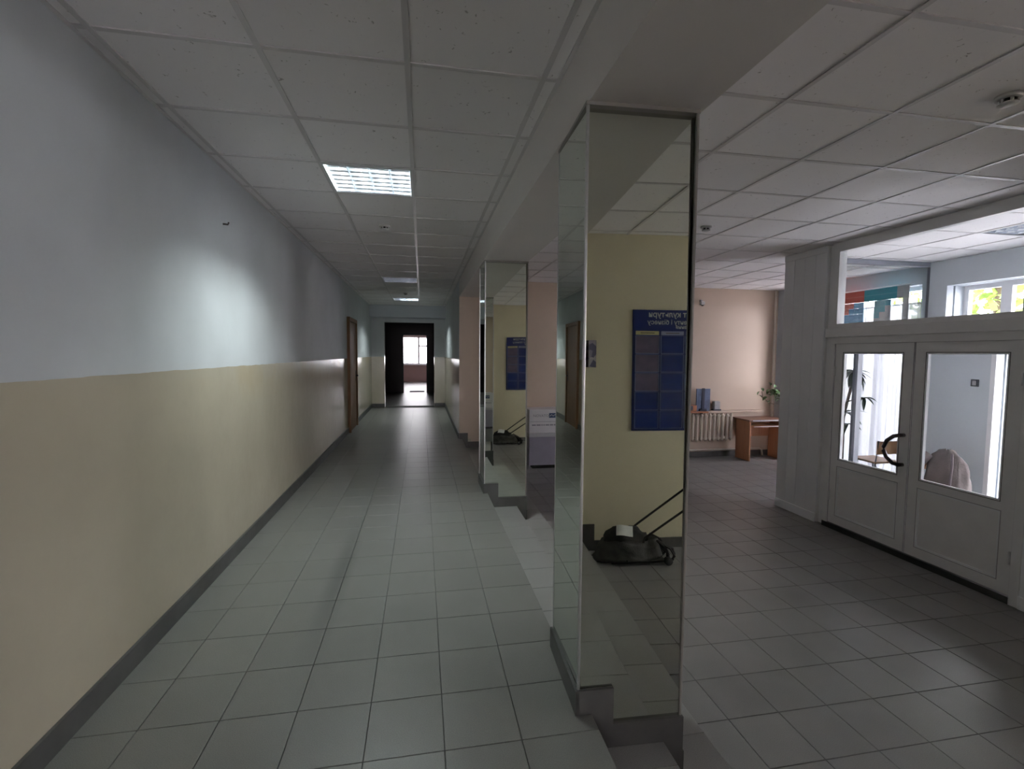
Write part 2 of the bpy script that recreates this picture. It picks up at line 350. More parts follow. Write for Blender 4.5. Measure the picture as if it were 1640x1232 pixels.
# ------------------------------------------------------------------ corridor floor
fl = box('floor', XL-0.1, XS0-0.006, YBACK, YE+0.3, -0.16, -0.012, 'concrete')
struct(fl, 'grey tiled corridor floor running to the far doorway', 'floor')
fx = [XL, -1.077, -0.7885, -0.500, -0.2115, 0.077, 0.3655, XS0]
fy0, fdy = 2.0, 0.300
G = 0.0026
def tile_maker(key):
    a, b, t = key
    return bm_box(-a/2, a/2, -b/2, b/2, -t, 0, 0.0012)
cells = []
field = bmesh.new()
for j in range(-30, 38):
    y0 = fy0+j*fdy; y1 = y0+fdy
    if y1 > YE: break
    for a, b in zip(fx, fx[1:]):
        if 0.5 <= y0 <= 7.1: cells.append(((round(b-a-G, 4), round(fdy-G, 4), 0.012), ((a+b)/2, (y0+y1)/2, 0)))
        else: bm_box(a+G/2, b-G/2, y0+G/2, y1-G/2, -0.012, 0, bm=field)
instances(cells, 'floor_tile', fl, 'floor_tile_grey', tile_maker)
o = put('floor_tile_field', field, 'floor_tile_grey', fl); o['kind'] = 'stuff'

# steps: concrete body with tile pieces
def stair_body():
    bm = bmesh.new(); prof = [(XS0-0.3, -0.62), (XS0-0.3, -0.17), (XS0-0.008, -0.17), (XS0-0.008, -0.162), (XS1-0.008, -0.162), (XS1-0.008, -0.312), (XS2-0.008, -0.312), (XS2-0.008, -0.62)]
    A = [bm.verts.new((x, YB, z)) for x, z in prof]; B = [bm.verts.new((x, YF, z)) for x, z in prof]
    bm.faces.new(A); bm.faces.new(B)
    for k in range(len(prof)): q = (k+1) % len(prof); bm.faces.new((A[k], A[q], B[q], B[k]))
    return bm
st = put('floor_steps', stair_body(), 'concrete'); struct(st, 'two grey tiled steps leading down from corridor to lobby', 'steps')
cells = []
n = 31; dy = (YF-YB)/n
for x0, x1, z in ((XS0, XS1, -0.15), (XS1, XS2, -0.30)):
    for j in range(n): cells.append(((round(x1-x0-G, 4), round(dy-G, 4), 0.012), ((x0+x1)/2, YB+(j+0.5)*dy, z)))
instances(cells, 'step_tile', st, 'step_tile_lit_grey', tile_maker)
for xs, z0, z1 in ((XS0, -0.15, -0.004), (XS1, -0.30, -0.154), (XS2, -0.45, -0.304)):
    box('riser', xs-0.008, xs-0.001, YB, YF, z0, z1, 'skirting', st)

# ------------------------------------------------------------------ lobby floor
lf = box('floor_lobby', XS2, XW+0.2, YB, YF, ZLOB-0.17, ZLOB-0.012, 'concrete')
struct(lf, 'grey tiled lobby floor below the steps', 'floor')
G = 0.0042
lx = [XS2]+[1.569+0.297*k for k in range(18)]
lx = [x for x in lx if x < XW-0.02]+[XW]
cells = []; field = bmesh.new()
ly = [2.172+0.309*k for k in range(-11, 20)]
ly = [YB]+[y for y in ly if YB+0.03 < y < YF-0.03]+[YF]
for y0, y1 in zip(ly, ly[1:]):
    for a, b in zip(lx, lx[1:]):
        if 0.85 <= y0 <= 7.4 and b < 4.6: cells.append(((round(b-a-G, 4), round(y1-y0-G, 4), 0.012), ((a+b)/2, (y0+y1)/2, ZLOB)))
        else: bm_box(a+G/2, b-G/2, y0+G/2, y1-G/2, ZLOB-0.012, ZLOB, bm=field)
instances(cells, 'floor_tile', lf, 'lobby_tile_grey', tile_maker)
o = put('floor_tile_field', field, 'lobby_tile_grey', lf); o['kind'] = 'stuff'

# ------------------------------------------------------------------ ceilings
T = 0.024
def ceil_maker(key):
    a, b = key; return bm_box(-a/2, a/2, -b/2, b/2, 0, 0.014)
def suspended(name, label, xs, ys, skip):
    ce = box(name, xs[0], xs[-1], ys[0], ys[-1], ZC+0.16, ZC+0.24, 'plaster_slab'); struct(ce, label, 'ceiling')
    cl = []
    for i, (a, b) in enumerate(zip(xs, xs[1:])):
        for c, d in zip(ys, ys[1:]):
            if any(abs((a+b)/2-s[0]) < 0.1 and abs((c+d)/2-s[1]) < 0.1 for s in skip): continue
            cl.append(((round(b-a-0.008, 4), round(d-c-0.008, 4)), ((a+b)/2, (c+d)/2, ZC+0.005)))
    instances(cl, 'ceiling_panel', ce, 'mineral_tile', ceil_maker)
    for x in xs[1:-1]: box('grid_runner', x-T/2, x+T/2, ys[0], ys[-1], ZC-0.001, ZC+0.004, 'grid_metal', ce)
    for y in ys[1:-1]: box('cross_tee', xs[0], xs[-1], y-T/2, y+T/2, ZC, ZC+0.0048, 'grid_metal', ce)
    box('wall_angle', xs[0], xs[0]+0.018, ys[0], ys[-1], ZC-0.0015, ZC+0.003, 'grid_metal', ce)
    box('wall_angle', xs[-1]-0.018, xs[-1], ys[0], ys[-1], ZC-0.0015, ZC+0.003, 'grid_metal', ce)
    return ce
cxs = [XL, -1.24, -0.645, -0.055, 0.54, XR]
cys = [2.19+0.6*k for k in range(-17, 18)]+[12.90]
LAMPS = [(-0.35, 3.69), (-0.35, 8.49), (-0.35, 11.49)]
ceil_c = suspended('ceiling_corridor', 'suspended mineral tile ceiling over the corridor', cxs, cys, LAMPS)
lxs = [1.075]+[1.735+0.612*k for k in range(0, 8)]+[XW]
lys = [YB]+[-0.91+0.61*k for k in range(0, 15)]+[YF]
VLAMP = ((5.407+6.019)/2, (3.36+3.97)/2)
ceil_l = suspended('ceiling_lobby', 'suspended mineral tile ceiling over the lobby', lxs, lys, [VLAMP])
bm = box('ceiling_beam', XR, 1.075, YB, YF, ZB, ZC+0.2, 'beam_paint'); struct(bm, 'painted ceiling beam running above the mirrored columns', 'beam')

# ------------------------------------------------------------------ walls
wl = box('wall_left', XL-0.2, XL, YBACK, YE+0.3, -0.16, ZC+0.24, 'corridor_two_tone'); struct(wl, 'long corridor wall painted white above glossy cream', 'wall')
wr = box('wall_right', XR, XR+0.2, YF, YE, -0.16, ZC+0.24, 'corridor_two_tone'); struct(wr, 'corridor wall past the lobby painted white above cream', 'wall')
wr2 = box('wall_right_rear', XR, XR+0.2, YBACK, YB-0.2, -0.16, ZC+0.24, 'corridor_two_tone'); struct(wr2, 'corridor wall behind the notice board wall, white above cream', 'wall')
wb = box('wall_back', XR+0.2, XW+0.2, YF, YF+0.2, ZLOB-0.2, ZC+0.24, 'lobby_paint'); struct(wb, 'peach cream lobby wall behind the radiator and desk', 'wall')
jb = box('trim_1', XR, XR+0.2, YF-0.012, YF, 0.0, ZC, 'lobby_paint'); struct(jb, 'cream plastered end of the corridor wall beside the steps', 'wall end')
wn = box('wall_notice', XR, XW+0.2, YB-0.2, YB, ZLOB-0.2, ZC+0.24, 'notice_paint'); struct(wn, 'cream lobby wall carrying the blue notice board', 'wall')
box('wall_rear', XL-0.2, XR+0.2, YBACK-0.2, YBACK, -0.16, 0.45, 'corridor_two_tone')
wre = bpy.data.objects['wall_rear']; struct(wre, 'corridor end wall under the added rear window', 'wall')
o = box('wall_rear_top', XL-0.2, XR+0.2, YBACK-0.2, YBACK, 2.5, ZC+0.24, 'corridor_two_tone'); struct(o, 'corridor end wall above the added rear window', 'wall')
# corridor end: downstand beam, portal wall, dark hall, far room
o = box('trim_2', XL, XR, 12.90, YE, 2.37, ZC+0.24, 'white_cool_paint'); struct(o, 'white downstand above the dark portal at corridor end', 'beam')
pw = plate('wall_end', 'Y', XL, XR+0.2, -0.02, 2.45, YE, YE+0.30, [(-0.976, 0.334, -0.02, 2.27)], 'corridor_two_tone'); struct(pw, 'corridor end wall framing the dark portal opening', 'wall')
YH = 18.0
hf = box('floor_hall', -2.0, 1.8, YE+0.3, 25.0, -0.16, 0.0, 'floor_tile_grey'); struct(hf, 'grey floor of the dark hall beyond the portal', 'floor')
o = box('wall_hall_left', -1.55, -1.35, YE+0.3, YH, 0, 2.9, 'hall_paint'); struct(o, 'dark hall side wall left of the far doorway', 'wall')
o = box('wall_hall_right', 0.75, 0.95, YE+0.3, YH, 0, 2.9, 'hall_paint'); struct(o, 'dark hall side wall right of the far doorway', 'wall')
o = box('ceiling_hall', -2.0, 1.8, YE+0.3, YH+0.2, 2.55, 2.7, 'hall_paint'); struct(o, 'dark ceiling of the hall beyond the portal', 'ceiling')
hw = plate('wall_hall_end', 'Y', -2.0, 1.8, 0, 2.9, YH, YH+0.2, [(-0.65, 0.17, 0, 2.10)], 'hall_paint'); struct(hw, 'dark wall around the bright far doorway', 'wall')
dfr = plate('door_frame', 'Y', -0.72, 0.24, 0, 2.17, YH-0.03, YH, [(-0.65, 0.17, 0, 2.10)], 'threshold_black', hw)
o = box('wall_far_left', -2.2, -2.0, YH, 25.2, 0, 2.9, 'far_room_paint'); struct(o, 'side wall of the bright far room, left', 'wall')
o = box('wall_far_right', 1.8, 2.0, YH, 25.2, 0, 2.9, 'far_room_paint'); struct(o, 'side wall of the bright far room, right', 'wall')
o = box('ceiling_far', -2.2, 2.0, YH, 25.2, 2.75, 2.9, 'white_cool_paint'); struct(o, 'white ceiling of the bright far room', 'ceiling')
fw = plate('wall_far_end', 'Y', -2.2, 2.0, 0, 2.9, 25.0, 25.2, [(-0.95, 1.1, 0.88, 2.28)], 'far_room_paint'); struct(fw, 'pink wall under the far room window', 'wall')
fwn = plate('window_1', 'Y', -0.95, 1.1, 0.88, 2.28, 25.05, 25.12, [(-0.90, -0.20, 0.94, 2.22), (-0.10, 0.26, 1.85, 2.22), (-0.10, 0.26, 0.94, 1.78), (0.34, 1.04, 0.94, 2.22)], 'window_white')
struct(fwn, 'white framed window at the end of the far room', 'window')
box('window_pane', -0.93, 1.08, 25.08, 25.09, 0.90, 2.26, 'clear_glass', fwn); box('window_sill', -1.0, 1.15, 24.85, 25.05, 0.84, 0.88, 'window_white', fwn)
for k in range(7): tube('grille_bar', [(-0.86+0.1*k, 25.16, 0.9), (-0.86+0.1*k, 25.16, 2.26)], 0.006, 'item_grey', fwn, 6)
for k in range(12): tube('grille_bar', [(-0.9, 25.17, 0.95+0.11*k), (-0.2, 25.17, 0.95+0.11*k)], 0.005, 'item_grey', fwn, 6)
o = box('door_mat', -0.45, 0.1, 18.35, 18.9, 0.0, 0.012, 'mat_rubber', bevel=0.004); tag(o, 'dark rubber mat on the floor inside the far doorway', 'door mat')

# unseen rear corridor window behind the viewer, added for ambient daylight
rwn = plate('added_window_2', 'Y', XL, XR, 0.45, 2.5, YBACK-0.12, YBACK-0.06, [(XL+0.06, -0.38, 0.51, 2.44), (-0.31, XR-0.06, 0.51, 2.44)], 'window_white')
struct(rwn, 'unseen white framed window added at the rear end of the corridor', 'window'); box('window_pane', XL+0.03, XR-0.03, YBACK-0.095, YBACK-0.085, 0.48, 2.47, 'clear_glass', rwn)

# lobby window wall
WIN = [(5.50, 7.75, -0.30, 2.43), (-0.75, 0.75, 0.45, 2.43), (2.80, 5.08, 1.72, 2.35), (2.40, 4.48, ZLOB+0.02, 1.60)]
ww = plate('wall_window', 'X', YB, YF, ZLOB-0.2, ZC+0.24, XW, XW+0.28, WIN, 'white_cool_paint'); struct(ww, 'pale outer lobby wall with the curtained windows', 'wall')
def window(name, label, y0, y1, z0, z1, x, cuts, zc=None):
    f = 0.055; hs = []; ys = [y0]+cuts+[y1]
    for a, b in zip(ys, ys[1:]):
        if zc: hs += [(a+f, b-f, z0+f, zc-f/2), (a+f, b-f, zc+f/2, z1-f)]
        else: hs.append((a+f, b-f, z0+f, z1-f))
    w_ = plate(name, 'X', y0, y1, z0, z1, x, x+0.06, hs, 'window_white'); struct(w_, label, 'window')
    for h in hs: box('window_pane', x+0.026, x+0.032, h[0]-0.01, h[1]+0.01, h[2]-0.01, h[3]+0.01, 'clear_glass', w_)
    return w_
w3 = window('window_3', 'wide curtained lobby window behind the dracaena plant', 5.50, 7.75, -0.30, 2.43, XW+0.16, [6.25, 7.0], 1.9)
box('window_sill', XW-0.10, XW+0.16, 5.42, 7.83, -0.34, -0.30, 'window_white', w3)
for k in range(14): tube('grille_bar', [(XW+0.24, 5.56+0.16*k, -0.28), (XW+0.24, 5.56+0.16*k, 2.41)], 0.006, 'window_white', w3, 6)
for k in range(17): tube('grille_bar', [(XW+0.25, 5.5, -0.2+0.16*k), (XW+0.25, 7.75, -0.2+0.16*k)], 0.006, 'window_white', w3, 6)
window('added_window_4', 'unseen lobby window added beside the notice board wall', -0.75, 0.75, 0.45, 2.43, XW+0.16, [0.0], 1.9)  # unseen window, added to bring more daylight into the near lobby
window('window_5', 'clerestory window high in the vestibule outer wall', 2.80, 5.08, 1.72, 2.35, XW+0.14, [3.6, 4.62])

# ------------------------------------------------------------------ skirting boards
o = box('baseboard_left', XL, XL+0.014, YBACK, YE, 0, 0.10, 'skirting'); struct(o, 'dark grey skirting along the long corridor wall', 'skirting')
o = box('baseboard_right', XR-0.014, XR, YF, YE, 0, 0.10, 'skirting'); struct(o, 'dark grey skirting along the far corridor wall', 'skirting')
for nm, x0, x1 in (('baseboard_end_left', XL, -0.976), ('baseboard_end_right', 0.334, XR)):
    o = box(nm, x0, x1, YE-0.014, YE, 0, 0.10, 'skirting'); struct(o, 'dark skirting at the foot of the %s portal pier' % ('left' if x0 < 0 else 'right'), 'skirting')
def stepped(name, label, y, d, x_end):
    """Skirting that follows the steps down, on a wall facing along Y."""
    e = empty(name, (XS0, y, ZLOB)); struct(e, label, 'skirting')
    y0, y1 = min(y, y+d), max(y, y+d)
    for a, b, z0, z1 in ((XR, 0.765, -0.15, 0.10), (0.765, 1.075, -0.30, -0.05), (1.075, 1.44, ZLOB, -0.19), (1.44, x_end, ZLOB, -0.35)):
        box('skirting_tile', a, b, y0, y1, z0, z1, 'skirting_step', e)
stepped('baseboard_back', 'dark stepped skirting under the peach lobby wall', YF-0.012, -0.014, XW)
stepped('baseboard_notice', 'dark stepped skirting under the notice board wall', YB, 0.014, XW)

# ------------------------------------------------------------------ mirrored columns
def column(fx0, fy0_, yaw_deg, pane_yaw, tilt_deg, skew, label):
    wd = 0.45
    e = empty('mirrored_column', (fx0, fy0_, 0)); tag(e, label, 'column', 'mirror clad columns along the steps', 'thing')
    L0 = lambda a: fx0+a
    box('core', fx0+0.035, fx0+wd-0.035, fy0_+0.035, fy0_+wd-0.035, -0.30, ZB, 'beam_paint', e)
    t = math.tan(R(tilt_deg)); H = ZB-0.002
    def pane(face):
        bm = bmesh.new(); th = 0.004
        if face == 'front':
            z0, z1 = -0.06, H; pts = []
            py = math.tan(R(pane_yaw))
            f = lambda x, z: fy0_+0.004+(z-z0)*t - (x-wd/2)*py + wd/2*abs(py)
            # front pane follows the stepped skirting along its lower edge
            prof = [(0.012, 0.10), (0.148, 0.10), (0.148, -0.052), (wd-0.012, -0.052), (wd-0.012, H), (0.012, H)]
            A = [bm.verts.new((fx0+x, f(x, z), z)) for x, z in prof]; B = [bm.verts.new((fx0+x, f(x, z)+th, z)) for x, z in prof]
            bm.faces.new(A); bm.faces.new(B[::-1])
            for k in range(6): q = (k+1) % 6; bm.faces.new((A[k], A[q], B[q], B[k]))
        elif face == 'back': bm_box(fx0+0.012, fx0+wd-0.012, fy0_+wd-0.008, fy0_+wd-0.004, 0.10, H, bm=bm)
        elif face == 'left': 
            bm_box(fx0+0.004, fx0+0.008, fy0_+0.012, fy0_+wd-0.012, 0.10, H, bm=bm)
            for v in bm.verts: v.co.x += skew*(0.5-(v.co.y-fy0_)/wd)
        else: bm_box(fx0+wd-0.008, fx0+wd-0.004, fy0_+0.012, fy0_+wd-0.012, -0.20, H, bm=bm)
        return put('mirror_pane', bm, 'mirror_glass', e)
    for f in ('front', 'back', 'left', 'right'): pane(f)
    for a, b, z0, m in ((0, 0, 0.0, 'aluminium'), (wd-0.011, 0, -0.30, 'dark_trim'), (0, wd-0.011, 0.0, 'aluminium'), (wd-0.011, wd-0.011, -0.30, 'aluminium')):
        box('corner_trim', fx0+a, fx0+a+0.011, fy0_+b, fy0_+b+0.011, z0, ZB, m, e, 0.002)
    plate('top_trim', 'Z', fx0-0.002, fx0+wd+0.002, fy0_-0.002, fy0_+wd+0.002, ZB-0.014, ZB, [(fx0+0.03, fx0+wd-0.03, fy0_+0.03, fy0_+wd-0.03)], 'dark_trim', e)
    # stepped skirting tiles
    for y0, y1 in ((fy0_-0.010, fy0_+0.004), (fy0_+wd-0.004, fy0_+wd+0.010)):
        box('skirting_tile', fx0-0.004, fx0+0.150, y0, y1, -0.15, 0.10, 'skirting_step', e)
        box('skirting_tile', fx0+0.150, fx0+wd+0.004, y0, y1, -0.30, -0.05, 'skirting_step', e)
    box('skirting_tile', fx0-0.010, fx0+0.004, fy0_-0.010, fy0_+wd+0.010, 0, 0.10, 'skirting', e)
    box('skirting_tile', fx0+wd-0.004, fx0+wd+0.010, fy0_-0.010, fy0_+wd+0.010, -0.30, -0.20, 'skirting', e)
    e.rotation_euler.z = -R(yaw_deg)
    return e
col1 = column(0.610, 1.790, 2.6, 0.0, 0.52, 0.0065, 'tall mirror clad square column nearest the viewer, reflecting the notice board')
col2 = column(0.630, 4.930, 0.0, 0.47, 0.58, 0.0, 'smaller looking mirrored column farther down the steps beside the white carton')
stk = box('sticker', 0.6325, 0.662, 1.7865, 1.7905, 1.40, 1.505, 'sticker_print', col1)
stk['label'] = 'small patterned dark sticker'

# ------------------------------------------------------------------ corridor door (brown)
d1 = empty('door_1', (XL, 9.6, 0)); struct(d1, 'brown wooden door in the corridor wall', 'door')
plate('door_frame', 'X', 9.08, 10.12, 0, 2.09, XL, XL+0.05, [(9.15, 10.05, 0, 2.02)], 'door_wood', d1)
lf1 = box('door_leaf', XL, XL+0.028, 9.155, 10.045, 0.008, 2.015, 'door_wood', d1)
hd = tube('handle', [(XL+0.028, 9.97, 1.0), (XL+0.075, 9.97, 1.0), (XL+0.08, 9.86, 1.0)], 0.010, 'handle_dark', lf1)
box('lock_plate', XL+0.028, XL+0.033, 9.945, 9.99, 0.90, 1.10, 'handle_dark', lf1)

# ------------------------------------------------------------------ vestibule partition
XP = 4.43
vp = empty('wall_vestibule', (XP, 4.0, ZLOB)); struct(vp, 'white plastic clad vestibule partition holding the double doors', 'wall')
# board clad sections: each board a piece
def boards(y0, y1, n):
    d = (y1-y0)/n
    cl = [((round(d-0.003, 4),), (XP, y0+(k+0.5)*d, ZLOB+0.10)) for k in range(n)]
    instances(cl, 'cladding_board', vp, 'pvc', lambda k: bm_box(0, 0.02, -k[0]/2, k[0]/2, 0, 2.95, 0.0015))
    box('backing', XP+0.02, XP+0.08, y0, y1, ZLOB, ZC, 'pvc_frame', vp)
    box('plinth', XP-0.012, XP+0.004, y0, y1, ZLOB, ZLOB+0.10, 'pvc', vp, 0.003)
    box('top_strip', XP-0.008, XP+0.02, y0, y1, ZLOB+3.05, ZC-0.002, 'pvc', vp, 0.003)
boards(4.73, 5.37, 4)
boards(0.95, 2.80, 10)
box('jamb', XP+0.045, XP+0.11, 4.585, 4.73, ZLOB, ZC-0.002, 'pvc_frame', vp)
box('jamb', XP+0.0, XP+0.08, 2.80, 2.865, ZLOB, ZC-0.002, 'pvc_frame', vp)
tr = plate('transom_frame', 'X', 2.865, 4.66, 1.70, ZC-0.002, XP+0.008, XP+0.075, [(2.91, 4.575, 1.80, 2.575)], 'pvc_frame', vp)
box('pane', XP+0.04, XP+0.046, 2.90, 4.585, 1.79, 2.585, 'clear_glass', tr)
box('lintel', XP-0.012, XP+0.07, 2.84, 4.70, 1.655, 1.755, 'pvc_frame', vp, 0.004)
box('door_head', XP+0.005, XP+0.07, 2.865, 4.64, 1.585, 1.655, 'pvc_frame', vp)
box('door_jamb', XP+0.005, XP+0.075, 4.585, 4.635, ZLOB+0.02, 1.60, 'pvc_frame', vp, 0.003)
box('threshold', XP+0.0, XP+0.12, 2.86, 4.64, ZLOB, ZLOB+0.056, 'threshold_black', vp)
def leaf(name, y0, y1, label, handle_side):
    z0, z1 = ZLOB+0.062, 1.5855; s = 0.105
    e = empty(name, (XP+0.03, (y0+y1)/2, z0)); struct(e, label, 'door')
    lo, hi, gb, gt = -0.29, 0.25, 0.33, 1.487
    plate('leaf_frame', 'X', y0, y1, z0, z1, XP+0.014, XP+0.062, [(y0+s, y1-s, gb, gt), (y0+s-0.01, y1-s+0.01, lo, hi)], 'pvc_frame', e)
    box('lower_panel', XP+0.026, XP+0.050, y0+s-0.012, y1-s+0.012, lo-0.002, hi+0.002, 'pvc_frame', e)
    plate('panel_bead', 'X', y0+s-0.010, y1-s+0.010, lo, hi, XP+0.018, XP+0.026, [(y0+s+0.004, y1-s-0.004, lo+0.014, hi-0.014)], 'pvc', e)
    box('pane', XP+0.036, XP+0.042, y0+s-0.01, y1-s+0.01, gb-0.01, gt+0.01, 'clear_glass', e)
    plate('edge_shade_line', 'X', y0, y1, z0, z1, XP+0.0115, XP+0.014, [(y0+0.005, y1-0.005, z0+0.004, z1-0.004)], 'item_grey', e)  # dark ring put in for the shaded gap around the leaf
    plate('panel_shade_line', 'X', y0+s-0.016, y1-s+0.016, lo-0.006, hi+0.006, XP+0.0125, XP+0.014, [(y0+s-0.011, y1-s+0.011, lo-0.001, hi+0.001)], 'item_grey', e)  # grey line drawn for the shade in the panel groove
    plate('pane_shade_line', 'X', y0+s-0.006, y1-s+0.006, gb-0.006, gt+0.006, XP+0.0125, XP+0.016, [(y0+s-0.002, y1-s+0.002, gb-0.002, gt+0.002)], 'detector_dark', e)  # dark line drawn for the shade where frame meets glass
    plate('glazing_bead', 'X', y0+s-0.002, y1-s+0.002, gb-0.002, gt+0.002, XP+0.016, XP+0.036, [(y0+s+0.012, y1-s-0.012, gb+0.012, gt-0.012)], 'pvc', e)
    if handle_side:
        yh = y0+0.055
        pts = [(XP+0.014, yh, 0.715), (XP-0.035, yh, 0.715), (XP-0.062, yh+0.03, 0.705), (XP-0.075, yh+0.085, 0.655), (XP-0.078, yh+0.115, 0.585), (XP-0.078, yh+0.112, 0.555),
               (XP-0.075, yh+0.085, 0.495), (XP-0.062, yh+0.03, 0.445), (XP-0.035, yh, 0.435), (XP+0.014, yh, 0.435)]
        h = tube('pull_handle', pts, 0.018, 'handle_dark', e, 10)
    for k in (0.15, 0.85):
        yy = y1-0.012 if handle_side else y0+0.012
        tube('hinge', [(XP+0.008, yy, z0+k*(z1-z0)-0.05), (XP+0.008, yy, z0+k*(z1-z0)+0.05)], 0.008, 'pvc_frame', e)
    return e
leaf('door_2', 3.709, 4.578, 'white half glazed vestibule door leaf with the dark bow handle', True)
leaf('door_3', 2.868, 3.703, 'white half glazed vestibule door leaf without a handle', False)
# glazed end wall and solid near end wall of the vestibule
ve = plate('wall_vestibule_end', 'Y', XP+0.02, 6.62, ZLOB, ZC, 5.30, 5.37, [(XP+0.10, 5.49, ZLOB+0.16, 1.66), (5.56, 6.56, ZLOB+0.16, 1.66), (XP+0.10, 6.56, 1.76, 2.62)], 'grey_frame'); struct(ve, 'glazed end wall of the vestibule with a slim grey mullion', 'wall')
for h in ((XP+0.09, 5.50, ZLOB+0.15, 1.67), (5.55, 6.57, ZLOB+0.15, 1.67), (XP+0.09, 6.57, 1.75, 2.63)): box('pane', h[0], h[1], 5.332, 5.338, h[2], h[3], 'clear_glass', ve)
o = box('wall_vestibule_near', XP+0.02, 6.62, 0.90, 0.97, ZLOB, ZC, 'pvc'); struct(o, 'white plastic near end wall of the vestibule', 'wall')
# inner lining of the outer wall, with switch and bright entrance door frame
li = plate('wall_vestibule_outer', 'X', 0.97, 5.30, ZLOB, ZC, 6.52, 6.62, [(2.80, 5.08, 1.72, 2.35), (2.40, 4.48, ZLOB+0.02, 1.60)], 'white_cool_paint'); struct(li, 'pale blue lined outer wall of the vestibule', 'wall')
d4 = plate('door_4', 'X', 2.40, 4.48, ZLOB+0.02, 1.60, 6.84, 6.90, [(2.48, 3.30, -0.33, 1.53), (3.38, 4.42, -0.33, 1.53)], 'window_white'); struct(d4, 'white glazed entrance door in the vestibule outer wall', 'door')
for a, b in ((2.47, 3.31), (3.37, 4.43)): box('pane', 6.867, 6.873, a, b, -0.34, 1.54, 'clear_glass', d4)
o = plate('trim_3', 'X', 2.35, 4.53, ZLOB, 1.65, 6.505, 6.52, [(2.40, 4.48, ZLOB-0.1, 1.60)], 'window_white'); struct(o, 'white architrave around the entrance door', 'door trim')
sw = box('light_switch', 6.508, 6.52, 4.65, 4.735, 1.10, 1.185, 'switch_dark', bevel=0.003); tag(sw, 'small dark switch plate on the pale vestibule wall', 'switch')
box('rocker', 6.504, 6.508, 4.672, 4.713, 1.115, 1.17, 'item_grey', sw)

# ------------------------------------------------------------------ ceiling lights
def ceiling_light(cx, cy_, lit, label, sx=0.578, sy_=0.578):
    e = empty('ceiling_light', (cx, cy_, ZC)); tag(e, label, 'ceiling light', 'recessed louvre ceiling lights')
    x0, x1, y0, y1 = cx-sx/2, cx+sx/2, cy_-sy_/2, cy_+sy_/2
    plate('rim', 'Z', x0-0.006, x1+0.006, y0-0.006, y1+0.006, ZC-0.003, ZC+0.004, [(x0+0.012, x1-0.012, y0+0.012, y1-0.012)], 'lamp_white', e)
    plate('housing', 'Z', x0, x1, y0, y1, ZC+0.004, ZC+0.085, [(x0+0.006, x1-0.006, y0+0.006, y1-0.006)], 'lamp_white', e)
    box('back_plate', x0, x1, y0, y1, ZC+0.085, ZC+0.092, 'lamp_white', e)
    ix0, ix1, iy0, iy1 = x0+0.012, x1-0.012, y0+0.012, y1-0.012
    w4 = (ix1-ix0)/4
    for k in range(1, 4):
        x = ix0+k*w4; bm = bmesh.new()
        prof = [(x-0.002, ZC+0.004), (x+0.002, ZC+0.004), (x+0.022, ZC+0.05), (x-0.022, ZC+0.05)]
        A = [bm.verts.new((a, iy0, z)) for a, z in prof]; B = [bm.verts.new((a, iy1, z)) for a, z in prof]
        bm.faces.new(A); bm.faces.new(B)
        for q in range(4): bm.faces.new((A[q], A[(q+1) % 4], B[(q+1) % 4], B[q]))
        put('divider', bm, 'lamp_louver', e)
    for k in range(0, 7):
        y = iy0+0.019+k*(iy1-iy0-0.038)/6
        bm = bmesh.new(); prof = [(y-0.002, ZC+0.003), (y+0.002, ZC+0.003), (y+0.0025, ZC+0.020), (y+0.016, ZC+0.046), (y-0.016, ZC+0.046), (y-0.0025, ZC+0.020)]
        A = [bm.verts.new((ix0, a, z)) for a, z in prof]; B = [bm.verts.new((ix1, a, z)) for a, z in prof]
        bm.faces.new(A); bm.faces.new(B)
        for q in range(6): bm.faces.new((A[q], A[(q+1) % 6], B[(q+1) % 6], B[q]))
        put('louver_blade', bm, 'lamp_louver', e)
    for k in range(4):
        x = ix0+(k+0.5)*w4; on = k in lit
        tube('tube', [(x, iy0+0.02, ZC+0.066), (x, iy1-0.02, ZC+0.066)], 0.010, 'tube_lit' if on else 'tube_off', e, 8)
    return e
ceiling_light(*LAMPS[0], {0, 1, 2, 3}, 'brightly lit louvre ceiling light nearest the viewer over the corridor')
ceiling_light(*LAMPS[1], set(), 'unlit louvre ceiling light between two lit ones over the corridor')
ceiling_light(*LAMPS[2], {1, 2, 3}, 'half lit louvre ceiling light near the far portal')
ceiling_light(*VLAMP, set(), 'unlit louvre ceiling light inside the vestibule', 0.59, 0.59)

def detector(x, y, label):
    e = empty('smoke_detector', (x, y, ZC)); tag(e, label, 'smoke detector', 'round ceiling smoke detectors')
    lathe('base', x, y, [(0.050, ZC+0.006), (0.052, ZC-0.008), (0.046, ZC-0.013)], 'detector_white', e)
    lathe('slot_ring', x, y, [(0.030, ZC-0.012), (0.031, ZC-0.030)], 'detector_dark', e)
    for k in range(6):
        a = k*math.pi/3; box('rib', x+0.031*math.cos(a)-0.005, x+0.031*math.cos(a)+0.005, y+0.031*math.sin(a)-0.005, y+0.031*math.sin(a)+0.005, ZC-0.031, ZC-0.012, 'detector_white', e)
    lathe('cap', x, y, [(0.040, ZC-0.030), (0.038, ZC-0.036), (0.020, ZC-0.042)], 'detector_white', e)
detector(-0.347, 4.92, 'round smoke detector just beyond the bright corridor light')
detector(-0.314, 10.28, 'tiny round smoke detector far down the corridor ceiling')
detector(2.72, 1.90, 'large looking round smoke detector on the lobby ceiling above the doors')
detector(2.68, 4.31, 'round smoke detector on the lobby ceiling beside the near column')

